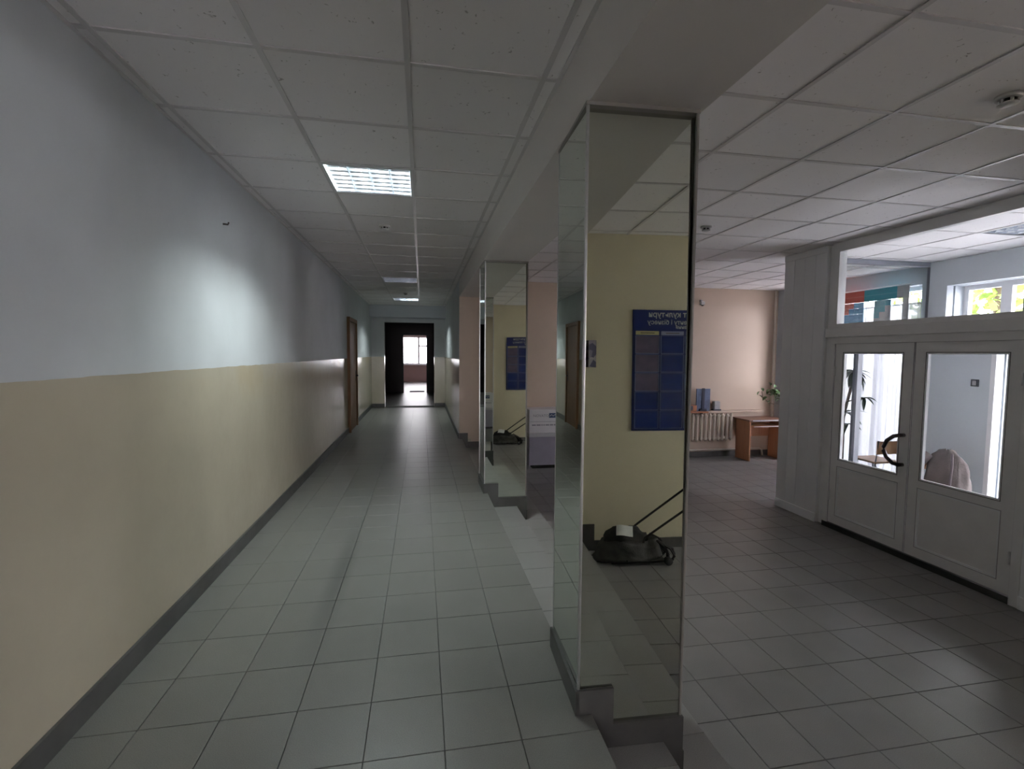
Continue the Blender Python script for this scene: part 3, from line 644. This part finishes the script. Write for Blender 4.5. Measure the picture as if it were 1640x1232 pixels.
# small sensor on the lobby back wall, wall hook
e = empty('wall_sensor', (5.03, YF, 2.40)); tag(e, 'small grey sensor bracketed high on the peach lobby wall', 'sensor')
box('bracket', 5.01, 5.05, YF-0.05, YF, 2.43, 2.46, 'item_grey', e, 0.004); box('body', 4.99, 5.07, YF-0.10, YF-0.03, 2.36, 2.43, 'detector_white', e, 0.012); lathe('lens', 5.03, YF-0.075, [(0.022, 2.362), (0.016, 2.345)], 'detector_dark', e, 12)
hk = tube('wall_hook', [(XL, 3.624, 2.307), (XL+0.03, 3.624, 2.305), (XL+0.036, 3.624, 2.32)], 0.006, 'handle_dark'); tag(hk, 'tiny dark hook high on the white corridor wall', 'hook')

# ------------------------------------------------------------------ notice board
NX0, NX1, NZ0, NZ1 = 1.80, 2.87, 0.745, 1.945
nb = empty('notice_board', ((NX0+NX1)/2, YB, NZ0)); tag(nb, 'dark blue notice board with clear pockets and white heading, seen in the mirrors', 'notice board')
box('backboard', NX0, NX1, YB+0.002, YB+0.012, NZ0, NZ1, 'board_blue', nb, 0.002)
def text(s, size, x, z, align, y, m, parent, rz=math.pi, bold=0.0):
    cu = bpy.data.curves.new('lettering', 'FONT'); cu.body = s; cu.size = size; cu.align_x = align; cu.extrude = 0.0006; cu.offset = bold; cu.resolution_u = 2
    o = bpy.data.objects.new('lettering', cu); C.objects.link(o); cu.materials.append(MATS[m])
    bpy.context.view_layer.update()
    me = bpy.data.meshes.new_from_object(o.evaluated_get(bpy.context.evaluated_depsgraph_get())); bpy.data.objects.remove(o); bpy.data.curves.remove(cu)
    me.transform(Matrix.Rotation(rz, 4, 'Z') @ Matrix.Rotation(math.pi/2, 4, 'X')); me.materials.clear()
    e = empty('lettering', Vector((x, y, z))-wloc(parent)); e.parent = parent
    bm = bmesh.new(); bm.from_mesh(me); bpy.data.meshes.remove(me)
    seen = set(); isl = []
    for v0 in bm.verts:          # connected glyph pieces
        if v0 in seen: continue
        st_, grp = [v0], []; seen.add(v0)
        while st_:
            v = st_.pop(); grp.append(v)
            for ed in v.link_edges:
                q = ed.other_vert(v)
                if q not in seen: seen.add(q); st_.append(q)
        isl.append([min(v.co.x for v in grp), max(v.co.x for v in grp), grp])
    isl.sort(key=lambda t: t[0]); glyphs = []
    for a, b, grp in isl:        # dots and breves join the letter they sit over
        if glyphs and min(b, glyphs[-1][1])-max(a, glyphs[-1][0]) > 0.5*min(b-a, glyphs[-1][1]-glyphs[-1][0]): glyphs[-1][1] = max(b, glyphs[-1][1]); glyphs[-1][2] += grp
        else: glyphs.append([a, b, list(grp)])
    for a, b, grp in glyphs:
        idx = {v: k for k, v in enumerate(grp)}; fs = {f for v in grp for f in v.link_faces}
        g = bpy.data.meshes.new('letter'); g.from_pydata([tuple(v.co) for v in grp], [], [[idx[v] for v in f.verts] for f in fs]); link('letter', g, m, e)
    bm.free(); return e
text('Факультет культури', 0.075, 1.955, 1.876, 'RIGHT', YB+0.0135, 'board_letter', nb, bold=0.0012)
text('менеджменту і бізнесу', 0.062, 1.945, 1.805, 'RIGHT', YB+0.0135, 'board_letter', nb, bold=0.0006)
text('навчання', 0.052, 2.235, 1.763, 'RIGHT', YB+0.0135, 'board_letter', nb, bold=0.0006)
for c in range(4):
    x0 = NX0+0.026+0.258*c; x1 = x0+0.242
    tg = box('column_tag', x0+0.004, x1-0.004, YB+0.012, YB+0.014, 1.700, 1.738, 'tag_yellow' if c == 0 else 'tag_grey', nb)
    box('tag_print', x0+0.05, x1-0.05, YB+0.014, YB+0.0146, 1.715, 1.723, 'tag_print', tg)
    for r in range(5):
        z1 = 1.692-0.1865*r; z0 = z1-0.178
        p = box('pocket', x0+0.004, x1-0.004, YB+0.012, YB+0.0155, z0+0.004, z1-0.004, 'pocket_paper' if (c == 0 and r < 3) else 'pocket_blue', nb)
        plate('pocket_rim', 'Y', x0, x1, z0, z1, YB+0.012, YB+0.018, [(x0+0.005, x1-0.005, z0+0.005, z1-0.002)], 'pocket_rim', p)

# ------------------------------------------------------------------ trolley with canvas bag, in the corner under the board
hb = empty('luggage_trolley', (1.95, -0.72, ZLOB)); tag(hb, 'dark tubular luggage trolley leaning back beneath the notice board', 'trolley')
tube('handle_rod', [(1.775, -0.86, ZLOB+0.05), (1.78, -0.86, -0.22), (1.79, -0.86, -0.165), (1.83, -0.86, -0.135), (2.256, -0.86, 0.161), (2.60, -0.86, 0.40)], 0.011, 'rod_dark', hb)
tube('handle_rod', [(1.815, -0.68, ZLOB+0.05), (1.82, -0.68, -0.25), (1.83, -0.68, -0.215), (1.87, -0.68, -0.19), (2.182, -0.68, 0.013), (2.54, -0.68, 0.245)], 0.011, 'rod_dark', hb)
tube('grip', [(2.60, -0.86, 0.40), (2.63, -0.81, 0.40), (2.60, -0.72, 0.30), (2.54, -0.68, 0.245)], 0.013, 'rod_dark', hb)
box('toe_plate', 1.50, 2.02, -0.95, -0.62, ZLOB+0.02, ZLOB+0.035, 'rod_dark', hb, 0.004)
for yy in (-0.97, -0.60):
    bmw = bm_tube([(2.03, yy-0.018, ZLOB+0.036), (2.03, yy+0.018, ZLOB+0.036)], 0.036, 16); put('wheel', bmw, 'canvas_dark', hb, True)
def blob(cx, cy_, prof, ay, amp, seed, m, name, parent, n=36):
    rnd = random.Random(seed); ph = [(rnd.uniform(0, 6.28), rnd.uniform(0, 6.28), rnd.uniform(0, 6.28)) for _ in prof]
    bm = bmesh.new(); rings = []
    for (r, z), p in zip(prof, ph):
        ring = []
        for k in range(n):
            a = 2*math.pi*k/n
            q = 1+amp*(0.5*math.sin(3*a+ph[0][0]+z*6)+0.35*math.sin(5*a+ph[0][1]-z*9)+0.25*math.sin(9*a+p[2]))
            ring.append(bm.verts.new((cx+r*q*math.cos(a), cy_+ay*r*q*math.sin(a), z+0.02*math.sin(4*a+p[0])*(0 if z < ZLOB+0.02 else 1))))
        rings.append(ring)
    for A, B in zip(rings, rings[1:]):
        for k in range(n): bm.faces.new((A[k], A[(k+1) % n], B[(k+1) % n], B[k]))
    bm.faces.new(rings[0]); bm.faces.new(rings[-1])
    return put(name, bm, m, parent, True)
bg = empty('canvas_bag', (1.74, -0.78, ZLOB)); tag(bg, 'slumped charcoal canvas bag lying on the trolley', 'bag')
Z = ZLOB
blob(1.70, -0.79, [(0.33, Z+0.040), (0.325, Z+0.055), (0.30, Z+0.10), (0.275, Z+0.15), (0.255, Z+0.195), (0.235, Z+0.198), (0.215, Z+0.175)], 0.55, 0.17, 3, 'canvas', 'bag_side', bg)
blob(1.68, -0.80, [(0.215, Z+0.12), (0.215, Z+0.19), (0.195, Z+0.235), (0.15, Z+0.268), (0.09, Z+0.285), (0.04, Z+0.290)], 0.58, 0.06, 5, 'canvas_dark', 'bag_top', bg)
rnd = random.Random(4)
for k in range(10):
    a = rnd.uniform(-0.9, 0.9); x = 1.98+rnd.uniform(0, 0.10); y = -0.76+0.14*a
    tube('loose_strap', [(1.95, y, Z+0.20), (x+0.02, y+rnd.uniform(-.04, .04), Z+0.14), (x+0.06, y+rnd.uniform(-.05, .05), Z+0.07), (x+0.03+rnd.uniform(-.04, .06), y+rnd.uniform(-.05, .05), Z+0.012)], 0.011, 'canvas_dark', bg, 6)
def sheet(name, cx, cy_, cz, w_, d_, rz, tilt, m):
    bm = bmesh.new(); n = 6; g = [[bm.verts.new((w_*(i/n-0.5), d_*(j/n-0.5), 0.006*math.sin(5*i/n)+0.004*math.cos(6*j/n))) for j in range(n+1)] for i in range(n+1)]
    for i in range(n):
        for j in range(n): bm.faces.new((g[i][j], g[i+1][j], g[i+1][j+1], g[i][j+1]))
    mt = Matrix.Translation((cx, cy_, cz)) @ Matrix.Rotation(rz, 4, 'Z') @ Matrix.Rotation(tilt, 4, 'X')
    bmesh.ops.transform(bm, matrix=mt, verts=bm.verts)
    g2 = bmesh.ops.extrude_face_region(bm, geom=bm.faces[:]); vs = [v for v in g2['geom'] if isinstance(v, bmesh.types.BMVert)]
    bmesh.ops.translate(bm, verts=vs, vec=(0, 0, 0.002))
    return put(name, bm, m)
o = sheet('paper_sheet', 1.645, -0.715, Z+0.292, 0.15, 0.13, 0.30, -0.45, 'paper_white'); tag(o, 'white sheet of paper lying on top of the canvas bag', 'paper')

# ------------------------------------------------------------------ lobby back wall: radiator, shelf, desk, pipes
ra = empty('radiator', (5.3, YF-0.08, ZLOB)); tag(ra, 'cream cast iron radiator under the shelf on the peach wall', 'radiator')
def section():
    bm = bmesh.new(); n = 12; prof = [(0.010, 0.02), (0.025, 0.05), (0.022, 0.10), (0.021, 0.30), (0.022, 0.46), (0.025, 0.50), (0.010, 0.535)]
    rings = [[bm.verts.new((r*math.cos(2*math.pi*k/n), 1.4*r*math.sin(2*math.pi*k/n), z)) for k in range(n)] for r, z in prof]
    for A, B in zip(rings, rings[1:]):
        for k in range(n): bm.faces.new((A[k], A[(k+1) % n], B[(k+1) % n], B[k]))
    bm.faces.new(rings[0]); bm.faces.new(rings[-1]); return bm
instances([(('s',), (4.88+0.087*k, YF-0.12, ZLOB+0.295)) for k in range(10)], 'section', ra, 'radiator_paint', lambda k: section())
for z in (ZLOB+0.36, ZLOB+0.78): tube('header', [(4.88, YF-0.10, z), (5.66, YF-0.10, z)], 0.016, 'radiator_paint', ra)
for x in (5.0, 5.55): box('bracket', x-0.012, x+0.012, YF-0.10, YF, ZLOB+0.375, ZLOB+0.395, 'radiator_paint', ra)
pi = tube('heating_pipe', [(3.2, YF-0.07, ZLOB+0.14), (6.30, YF-0.07, ZLOB+0.14), (6.36, YF-0.07, ZLOB+0.11), (6.38, YF-0.07, ZLOB+0.0)], 0.018, 'pipe_paint'); tag(pi, 'pale heating pipe running low along the peach wall', 'pipe')
pi = tube('riser_pipe', [(6.55, YF-0.06, ZLOB), (6.55, YF-0.06, ZC)], 0.020, 'pipe_paint'); tag(pi, 'vertical pale riser pipe in the lobby corner', 'pipe')
sh = box('wall_shelf', 4.45, 5.12, YF-0.24, YF, 0.405, 0.43, 'shelf_wood', bevel=0.003); tag(sh, 'reddish brown shelf board over the radiator', 'shelf')
for x in (4.55, 5.02): box('shelf_bracket', x-0.01, x+0.01, YF-0.2, YF, 0.385, 0.405, 'handle_dark', sh)
o = box('ledge', 5.12, 6.35, YF-0.10, YF, 0.39, 0.425, 'lobby_paint', bevel=0.004); tag(o, 'narrow cream ledge along the peach wall above the desk', 'ledge')
e = empty('picture_stand', (5.05, YF-0.10, 0.43)); tag(e, 'grey blue display card with a navy stripe standing on the shelf', 'display card')
box('card', 4.92, 5.19, YF-0.16, YF-0.14, 0.43, 0.84, 'item_blue', e); box('stripe', 5.02, 5.07, YF-0.175, YF-0.16, 0.43, 0.85, 'item_navy', e); box('foot', 4.97, 5.12, YF-0.185, YF-0.09, 0.43, 0.475, 'item_navy', e, 0.006)
e = empty('desk_organiser', (5.39, YF-0.07, 0.425)); tag(e, 'small grey organiser box standing on the cream ledge', 'organiser')
box('cup', 5.33, 5.45, YF-0.09, YF-0.01, 0.425, 0.60, 'item_grey', e, 0.01); box('base', 5.31, 5.47, YF-0.095, YF-0.005, 0.425, 0.45, 'item_navy', e, 0.004)
e = empty('orange_box', (4.83, YF-0.13, 0.43)); tag(e, 'small orange box with a dark front on the shelf end', 'box')
box('carton', 4.78, 4.92, YF-0.18, YF-0.08, 0.43, 0.54, 'item_orange', e, 0.004); box('front_label', 4.785, 4.84, YF-0.183, YF-0.18, 0.45, 0.53, 'item_navy', e)
dk = empty('computer_desk', (6.13, 7.95, ZLOB)); tag(dk, 'brown laminate computer desk with a keyboard tray', 'desk')
ZD = ZLOB+0.75
box('side_panel', 5.775, 5.80, 7.70, 8.09, ZLOB, ZD-0.025, 'desk_wood', dk, 0.002); box('side_panel', 6.46, 6.485, 7.70, 8.09, ZLOB, ZD-0.025, 'desk_wood', dk, 0.002)
box('desk_top', 5.74, 6.52, 7.66, 8.19, ZD-0.025, ZD, 'desk_top_wood', dk, 0.003); box('edge_band', 5.80, 6.46, 7.655, 7.66, ZD-0.024, ZD-0.001, 'cabinet_ledge', dk)
kt = box('keyboard_tray', 5.83, 6.43, 7.67, 8.02, ZD-0.13, ZD-0.112, 'desk_wood', dk, 0.002); box('tray_edge', 5.83, 6.43, 7.665, 7.67, ZD-0.129, ZD-0.113, 'cabinet_ledge', kt)
box('modesty_panel', 5.80, 6.46, 8.07, 8.085, ZD-0.36, ZD-0.025, 'desk_wood', dk)

# ------------------------------------------------------------------ plants
def leaf_mesh(name, ln, wd, droop, m):
    bm = bmesh.new(); n = 6; L_, Rr, M_ = [], [], []
    for i in range(n+1):
        t = i/n; w_ = wd*math.sin(math.pi*min(1, t*0.95+0.05))**0.8; z = -droop*t*t*ln
        M_.append(bm.verts.new((ln*t, 0, z))); L_.append(bm.verts.new((ln*t, w_/2, z+w_*0.18))); Rr.append(bm.verts.new((ln*t, -w_/2, z+w_*0.18)))
    for i in range(n): bm.faces.new((M_[i], M_[i+1], L_[i+1], L_[i])); bm.faces.new((Rr[i], Rr[i+1], M_[i+1], M_[i]))
    me = bpy.data.meshes.new(name); bm.to_mesh(me); bm.free(); me.materials.append(MATS[m]); return me
def add_leaf(me, parent, loc, rz, ry, s=1.0, rx=0.0):
    o = bpy.data.objects.new('leaf', me); C.objects.link(o); o.parent = parent; o.location = Vector(loc)-wloc(parent); o.rotation_euler = (rx, ry, rz); o.scale = (s, s, s)
def pot(cx, cy_, z0, r, h, parent, m='pot_terracotta'):
    p = lathe('pot', cx, cy_, [(r*0.7, z0), (r*0.95, z0+h*0.8), (r*1.05, z0+h*0.8), (r*1.05, z0+h), (r*0.9, z0+h), (r*0.88, z0+h*0.9)], m, parent); lathe('soil', cx, cy_, [(r*0.86, z0+h*0.88), (r*0.8, z0+h*0.9)], 'soil', parent)
pp = empty('potted_vine', (6.57, 7.62, 0.45)); tag(pp, 'green leafy vine in a pot above the computer desk', 'potted plant')
pot(6.60, 7.62, 0.45, 0.06, 0.11, pp)
PC = Vector((6.33, 7.80, 0.78))
tube('stem', [(6.60, 7.62, 0.55), (6.54, 7.68, 0.535), (6.40, 7.76, 0.54), (6.22, 7.82, 0.60), (6.12, 7.84, 0.70), (6.10, 7.85, 0.80)], 0.005, 'stem_brown', pp, 6)
tube('stem', [(6.60, 7.62, 0.55), (6.50, 7.70, 0.66), (6.40, 7.77, 0.75), (6.32, 7.80, 0.80)], 0.005, 'stem_brown', pp, 6)
lm = leaf_mesh('vine_leaf', 0.105, 0.075, 0.4, 'leaf_green'); rnd = random.Random(11)
for k in range(34):
    v = Vector((rnd.gauss(0, 0.075), rnd.gauss(0, 0.04), rnd.gauss(0, 0.055))); add_leaf(lm, pp, PC+v, rnd.uniform(0, 6.28), rnd.uniform(-0.6, 0.9), rnd.uniform(0.7, 1.25), rnd.uniform(-0.6, 0.6))
for p in ((6.06, 7.85, 0.80), (6.04, 7.85, 0.73), (6.12, 7.84, 0.67), (6.16, 7.83, 0.62), (6.10, 7.85, 0.86), (6.26, 7.81, 0.64)): add_leaf(lm, pp, p, rnd.uniform(0, 6.28), rnd.uniform(-0.3, 0.9), 0.75)
dr = empty('dracaena_plant', (6.20, 6.10, ZLOB)); tag(dr, 'tall dracaena with bare cane seen through the handled door pane', 'potted plant')
pot(6.20, 6.14, ZLOB, 0.16, 0.30, dr, 'item_grey')
tube('cane', [(6.20, 6.18, ZLOB+0.28), (6.22, 6.20, 0.35), (6.22, 6.19, 0.63), (6.21, 6.10, 0.95), (6.20, 6.04, 1.24)], [0.022, 0.022, 0.02, 0.02, 0.018], 'stem_brown', dr)
lm2 = leaf_mesh('dracaena_leaf', 0.27, 0.08, 0.75, 'leaf_dark')
for base, nn, s in (((6.20, 6.04, 1.22), 22, 0.8), ((6.22, 6.19, 0.60), 13, 0.85), ((6.21, 6.10, 0.45), 6, 0.7)):
    for k in range(nn): add_leaf(lm2, dr, base, 2*math.pi*k/nn+rnd.uniform(-.2, .2), rnd.uniform(-0.7, 0.5), s*rnd.uniform(0.8, 1.15))
tube('branch', [(6.21, 6.14, 0.78), (6.20, 5.97, 0.84), (6.19, 5.86, 0.86)], 0.009, 'stem_brown', dr)
for k in range(8): add_leaf(lm2, dr, (6.19, 5.85, 0.86), 2*math.pi*k/8, rnd.uniform(-0.5, 0.8), 0.6)

# ------------------------------------------------------------------ curtains, colour block valance
def curtain(y0, y1, z0, z1, x, label, waves):
    bm = bmesh.new(); n = 72; A, B = [], []
    for i in range(n+1):
        t = i/n; y = y0+(y1-y0)*t; dx = 0.03*math.sin(2*math.pi*waves*t)+0.012*math.sin(2*math.pi*waves*2.3*t+1)
        A.append(bm.verts.new((x+dx, y, z0))); B.append(bm.verts.new((x+dx*0.7, y, z1)))
    for i in range(n): bm.faces.new((A[i], A[i+1], B[i+1], B[i]))
    e = empty('sheer_curtain', (x, (y0+y1)/2, z0)); tag(e, label, 'curtain', 'sheer curtains at the lobby window')
    put('fabric', bm, 'sheer_curtain', e, True); tube('rail', [(x, y0, z1), (x, y1, z1)], 0.008, 'window_white', e)
curtain(5.45, 6.40, -0.38, 2.18, XW-0.065, 'white sheer curtain hanging at the lobby window end nearest the vestibule', 7)
curtain(6.43, 7.10, -0.38, 2.18, XW-0.065, 'white sheer curtain hanging at the middle of the lobby window', 5)
curtain(7.15, 7.55, -0.38, 2.18, XW-0.065, 'white sheer curtain hanging at the lobby window end nearest the desk', 5)
va = empty('colour_block_valance', (XW-0.14, 6.3, 1.9)); tag(va, 'stepped red and teal block valance across the lobby window top', 'valance')
bs = 0.085
gaps = [(6.55, 6.76), (6.10, 6.24), (5.63, 5.79)]
for i in range(17):
    for j in range(7):
        ya, yb = 5.55+i*bs, 5.55+(i+1)*bs; zt = 2.43-j*bs; yc = (ya+yb)/2
        if any(a < yc < b for a, b in gaps) and j >= 2: continue
        if yc > 6.24: c = 'block_red' if j < (yc-6.20)/bs*0.85+0.4 else 'block_blue'
        else: c = 'block_teal' if j < 1+(yc-5.76)/bs*1.15 else 'block_pale'
        box('fabric_block', XW-0.150, XW-0.142, ya+0.001, yb-0.001, zt-bs+0.001, zt-0.001, c, va)
tube('rail', [(XW-0.14, 5.5, 2.445), (XW-0.14, 7.0, 2.445)], 0.008, 'window_white', va)

# ------------------------------------------------------------------ chairs, jacket
def chair(cx, cy_, rz, label, back_m):
    e = empty('chair', (cx, cy_, ZLOB)); tag(e, label, 'chair', 'plain office chairs')
    b = lambda *a, **k: box(*a, e, **k)
    box('seat', cx-0.21, cx+0.21, cy_-0.21, cy_+0.21, ZLOB+0.43, ZLOB+0.455, back_m, e, 0.006)
    box('backrest', cx-0.20, cx+0.20, cy_+0.20, cy_+0.216, ZLOB+0.56, ZLOB+0.74, back_m, e, 0.005)
    for sx in (-1, 1):
        tube('leg', [(cx+sx*0.19, cy_-0.19, ZLOB), (cx+sx*0.19, cy_-0.19, ZLOB+0.43)], 0.012, 'chair_metal', e)
        tube('leg', [(cx+sx*0.19, cy_+0.23, ZLOB), (cx+sx*0.19, cy_+0.19, ZLOB+0.43), (cx+sx*0.19, cy_+0.225, ZLOB+0.75)], 0.012, 'chair_metal', e)
    e.rotation_euler.z = rz; return e
chair(6.31, 5.75, R(180), 'plywood chair standing by the lobby window behind the vestibule', 'plywood')
chair(5.75, 4.62, R(-60), 'chair inside the vestibule under a mauve jacket', 'plywood')
def jacket():
    bm = bmesh.new(); n = 28; rings = []
    for i, (s, z) in enumerate(((1.0, 0.34), (0.96, 0.46), (0.88, 0.58), (0.76, 0.68), (0.60, 0.76), (0.36, 0.815), (0.10, 0.83))):
        ring = []
        for k in range(n):
            a = 2*math.pi*k/n; q = 1+0.07*math.sin(5*a+i)+0.05*math.sin(9*a-i)
            ring.append(bm.verts.new((0.21*s*q*math.cos(a), 0.13*s*q*math.sin(a), ZLOB+z+0.02*math.sin(3*a+i))))
        rings.append(ring)
    for A, B in zip(rings, rings[1:]):
        for k in range(n): bm.faces.new((A[k], A[(k+1) % n], B[(k+1) % n], B[k]))
    bm.faces.new(rings[-1])
    bmesh.ops.transform(bm, matrix=Matrix.Translation((5.93, 4.50, 0)) @ Matrix.Rotation(R(-52), 4, 'Z'), verts=bm.verts)
    return bm
jk = empty('jacket', (5.93, 4.50, ZLOB+0.34)); tag(jk, 'mauve grey jacket draped over the vestibule chair back', 'jacket')
o = put('body', jacket(), 'cloth_mauve', jk, True)
tube('sleeve', [(5.82, 4.62, 0.32), (5.74, 4.66, 0.22), (5.70, 4.70, 0.08), (5.72, 4.71, -0.06)], [0.05, 0.055, 0.05, 0.045], 'cloth_mauve', jk, 10)
tube('zip_edge', [(5.86, 4.40, 0.36), (5.83, 4.37, 0.22), (5.80, 4.36, 0.0), (5.79, 4.36, -0.10)], 0.012, 'cloth_edge', jk, 6)

# ------------------------------------------------------------------ counter with white carton
ct = empty('low_cabinet', (2.1, 7.92, ZLOB)); tag(ct, 'low violet grey cabinet on dark plinth by the peach wall', 'cabinet')
box('body', 1.735, 2.62, 7.72, 8.16, ZLOB+0.06, ZLOB+0.535, 'cabinet_violet', ct, 0.004); box('plinth', 1.80, 2.57, 7.76, 8.14, ZLOB+0.0, ZLOB+0.06, 'threshold_black', ct)
box('top', 1.725, 2.63, 7.70, 8.17, ZLOB+0.535, ZLOB+0.595, 'cabinet_ledge', ct, 0.004)
for x in (1.745, 2.60): box('leg', x-0.012, x+0.012, 7.735, 7.76, ZLOB, ZLOB+0.062, 'cabinet_ledge', ct)
cb = empty('carton', (2.1, 7.92, ZLOB+0.595)); tag(cb, 'white printed carton with a blue logo on the low cabinet', 'carton')
box('body', 1.735, 2.30, 7.74, 8.14, ZLOB+0.595, ZLOB+0.985, 'carton_white', cb, 0.003)
box('seam_strip', 1.745, 2.29, 7.736, 7.74, ZLOB+0.782, ZLOB+0.787, 'print_grey', cb)
lg = box('logo_panel', 2.07, 2.20, 7.737, 7.74, ZLOB+0.845, ZLOB+0.925, 'logo_blue', cb)
tube('logo_wave', [(2.085, 7.736, ZLOB+0.875), (2.11, 7.736, ZLOB+0.90), (2.14, 7.736, ZLOB+0.875), (2.17, 7.736, ZLOB+0.90), (2.19, 7.736, ZLOB+0.885)], 0.005, 'carton_white', lg, 6)
text('NOVATON', 0.062, 1.80, ZLOB+0.862, 'LEFT', 7.7385, 'print_grey', cb, rz=0.0)
rnd = random.Random(2); x = 1.78
while x < 2.22:      # second line: too blurred to read, short word marks
    wl_ = rnd.uniform(0.02, 0.07); box('print_mark', x, x+wl_, 7.7375, 7.74, ZLOB+0.718, ZLOB+0.738, 'print_grey', cb); x += wl_+0.012

# ------------------------------------------------------------------ outdoors
gd = box('ground', -60, 60, -50, 90, -0.75, -0.63, 'pavement'); struct(gd, 'paved ground outside the building', 'ground')
def tree(cx, cy_, h, r, seed, label, n=1500):
    rnd = random.Random(seed); e = empty('tree', (cx, cy_, -0.63)); tag(e, label, 'tree', 'trees outside the windows')
    tube('trunk', [(cx, cy_, -0.63), (cx+0.1, cy_, h*0.35), (cx-0.05, cy_+0.1, h*0.6)], [0.18, 0.14, 0.08], 'bark', e)
    bm = bmesh.new()
    for k in range(n):
        while True:
            v = Vector((rnd.uniform(-1, 1), rnd.uniform(-1, 1), rnd.uniform(-1, 1)))
            if v.length < 1: break
        c = Vector((cx, cy_, h*0.62))+Vector((v.x*r, v.y*r, v.z*h*0.42)); s = rnd.uniform(0.10, 0.22)
        a = Vector((rnd.gauss(0, 1), rnd.gauss(0, 1), rnd.gauss(0, 1))).normalized(); b = a.cross(Vector((rnd.gauss(0, 1), rnd.gauss(0, 1), rnd.gauss(0, 1)))).normalized()
        bm.faces.new([bm.verts.new(c+s*a), bm.verts.new(c+s*0.5*b), bm.verts.new(c-s*a), bm.verts.new(c-s*0.5*b)])
    o = put('crown', bm, 'tree_leaf', e); o['kind'] = 'stuff'
tree(13.5, 9.3, 6.0, 2.2, 1, 'yellow green tree outside the vestibule clerestory window')
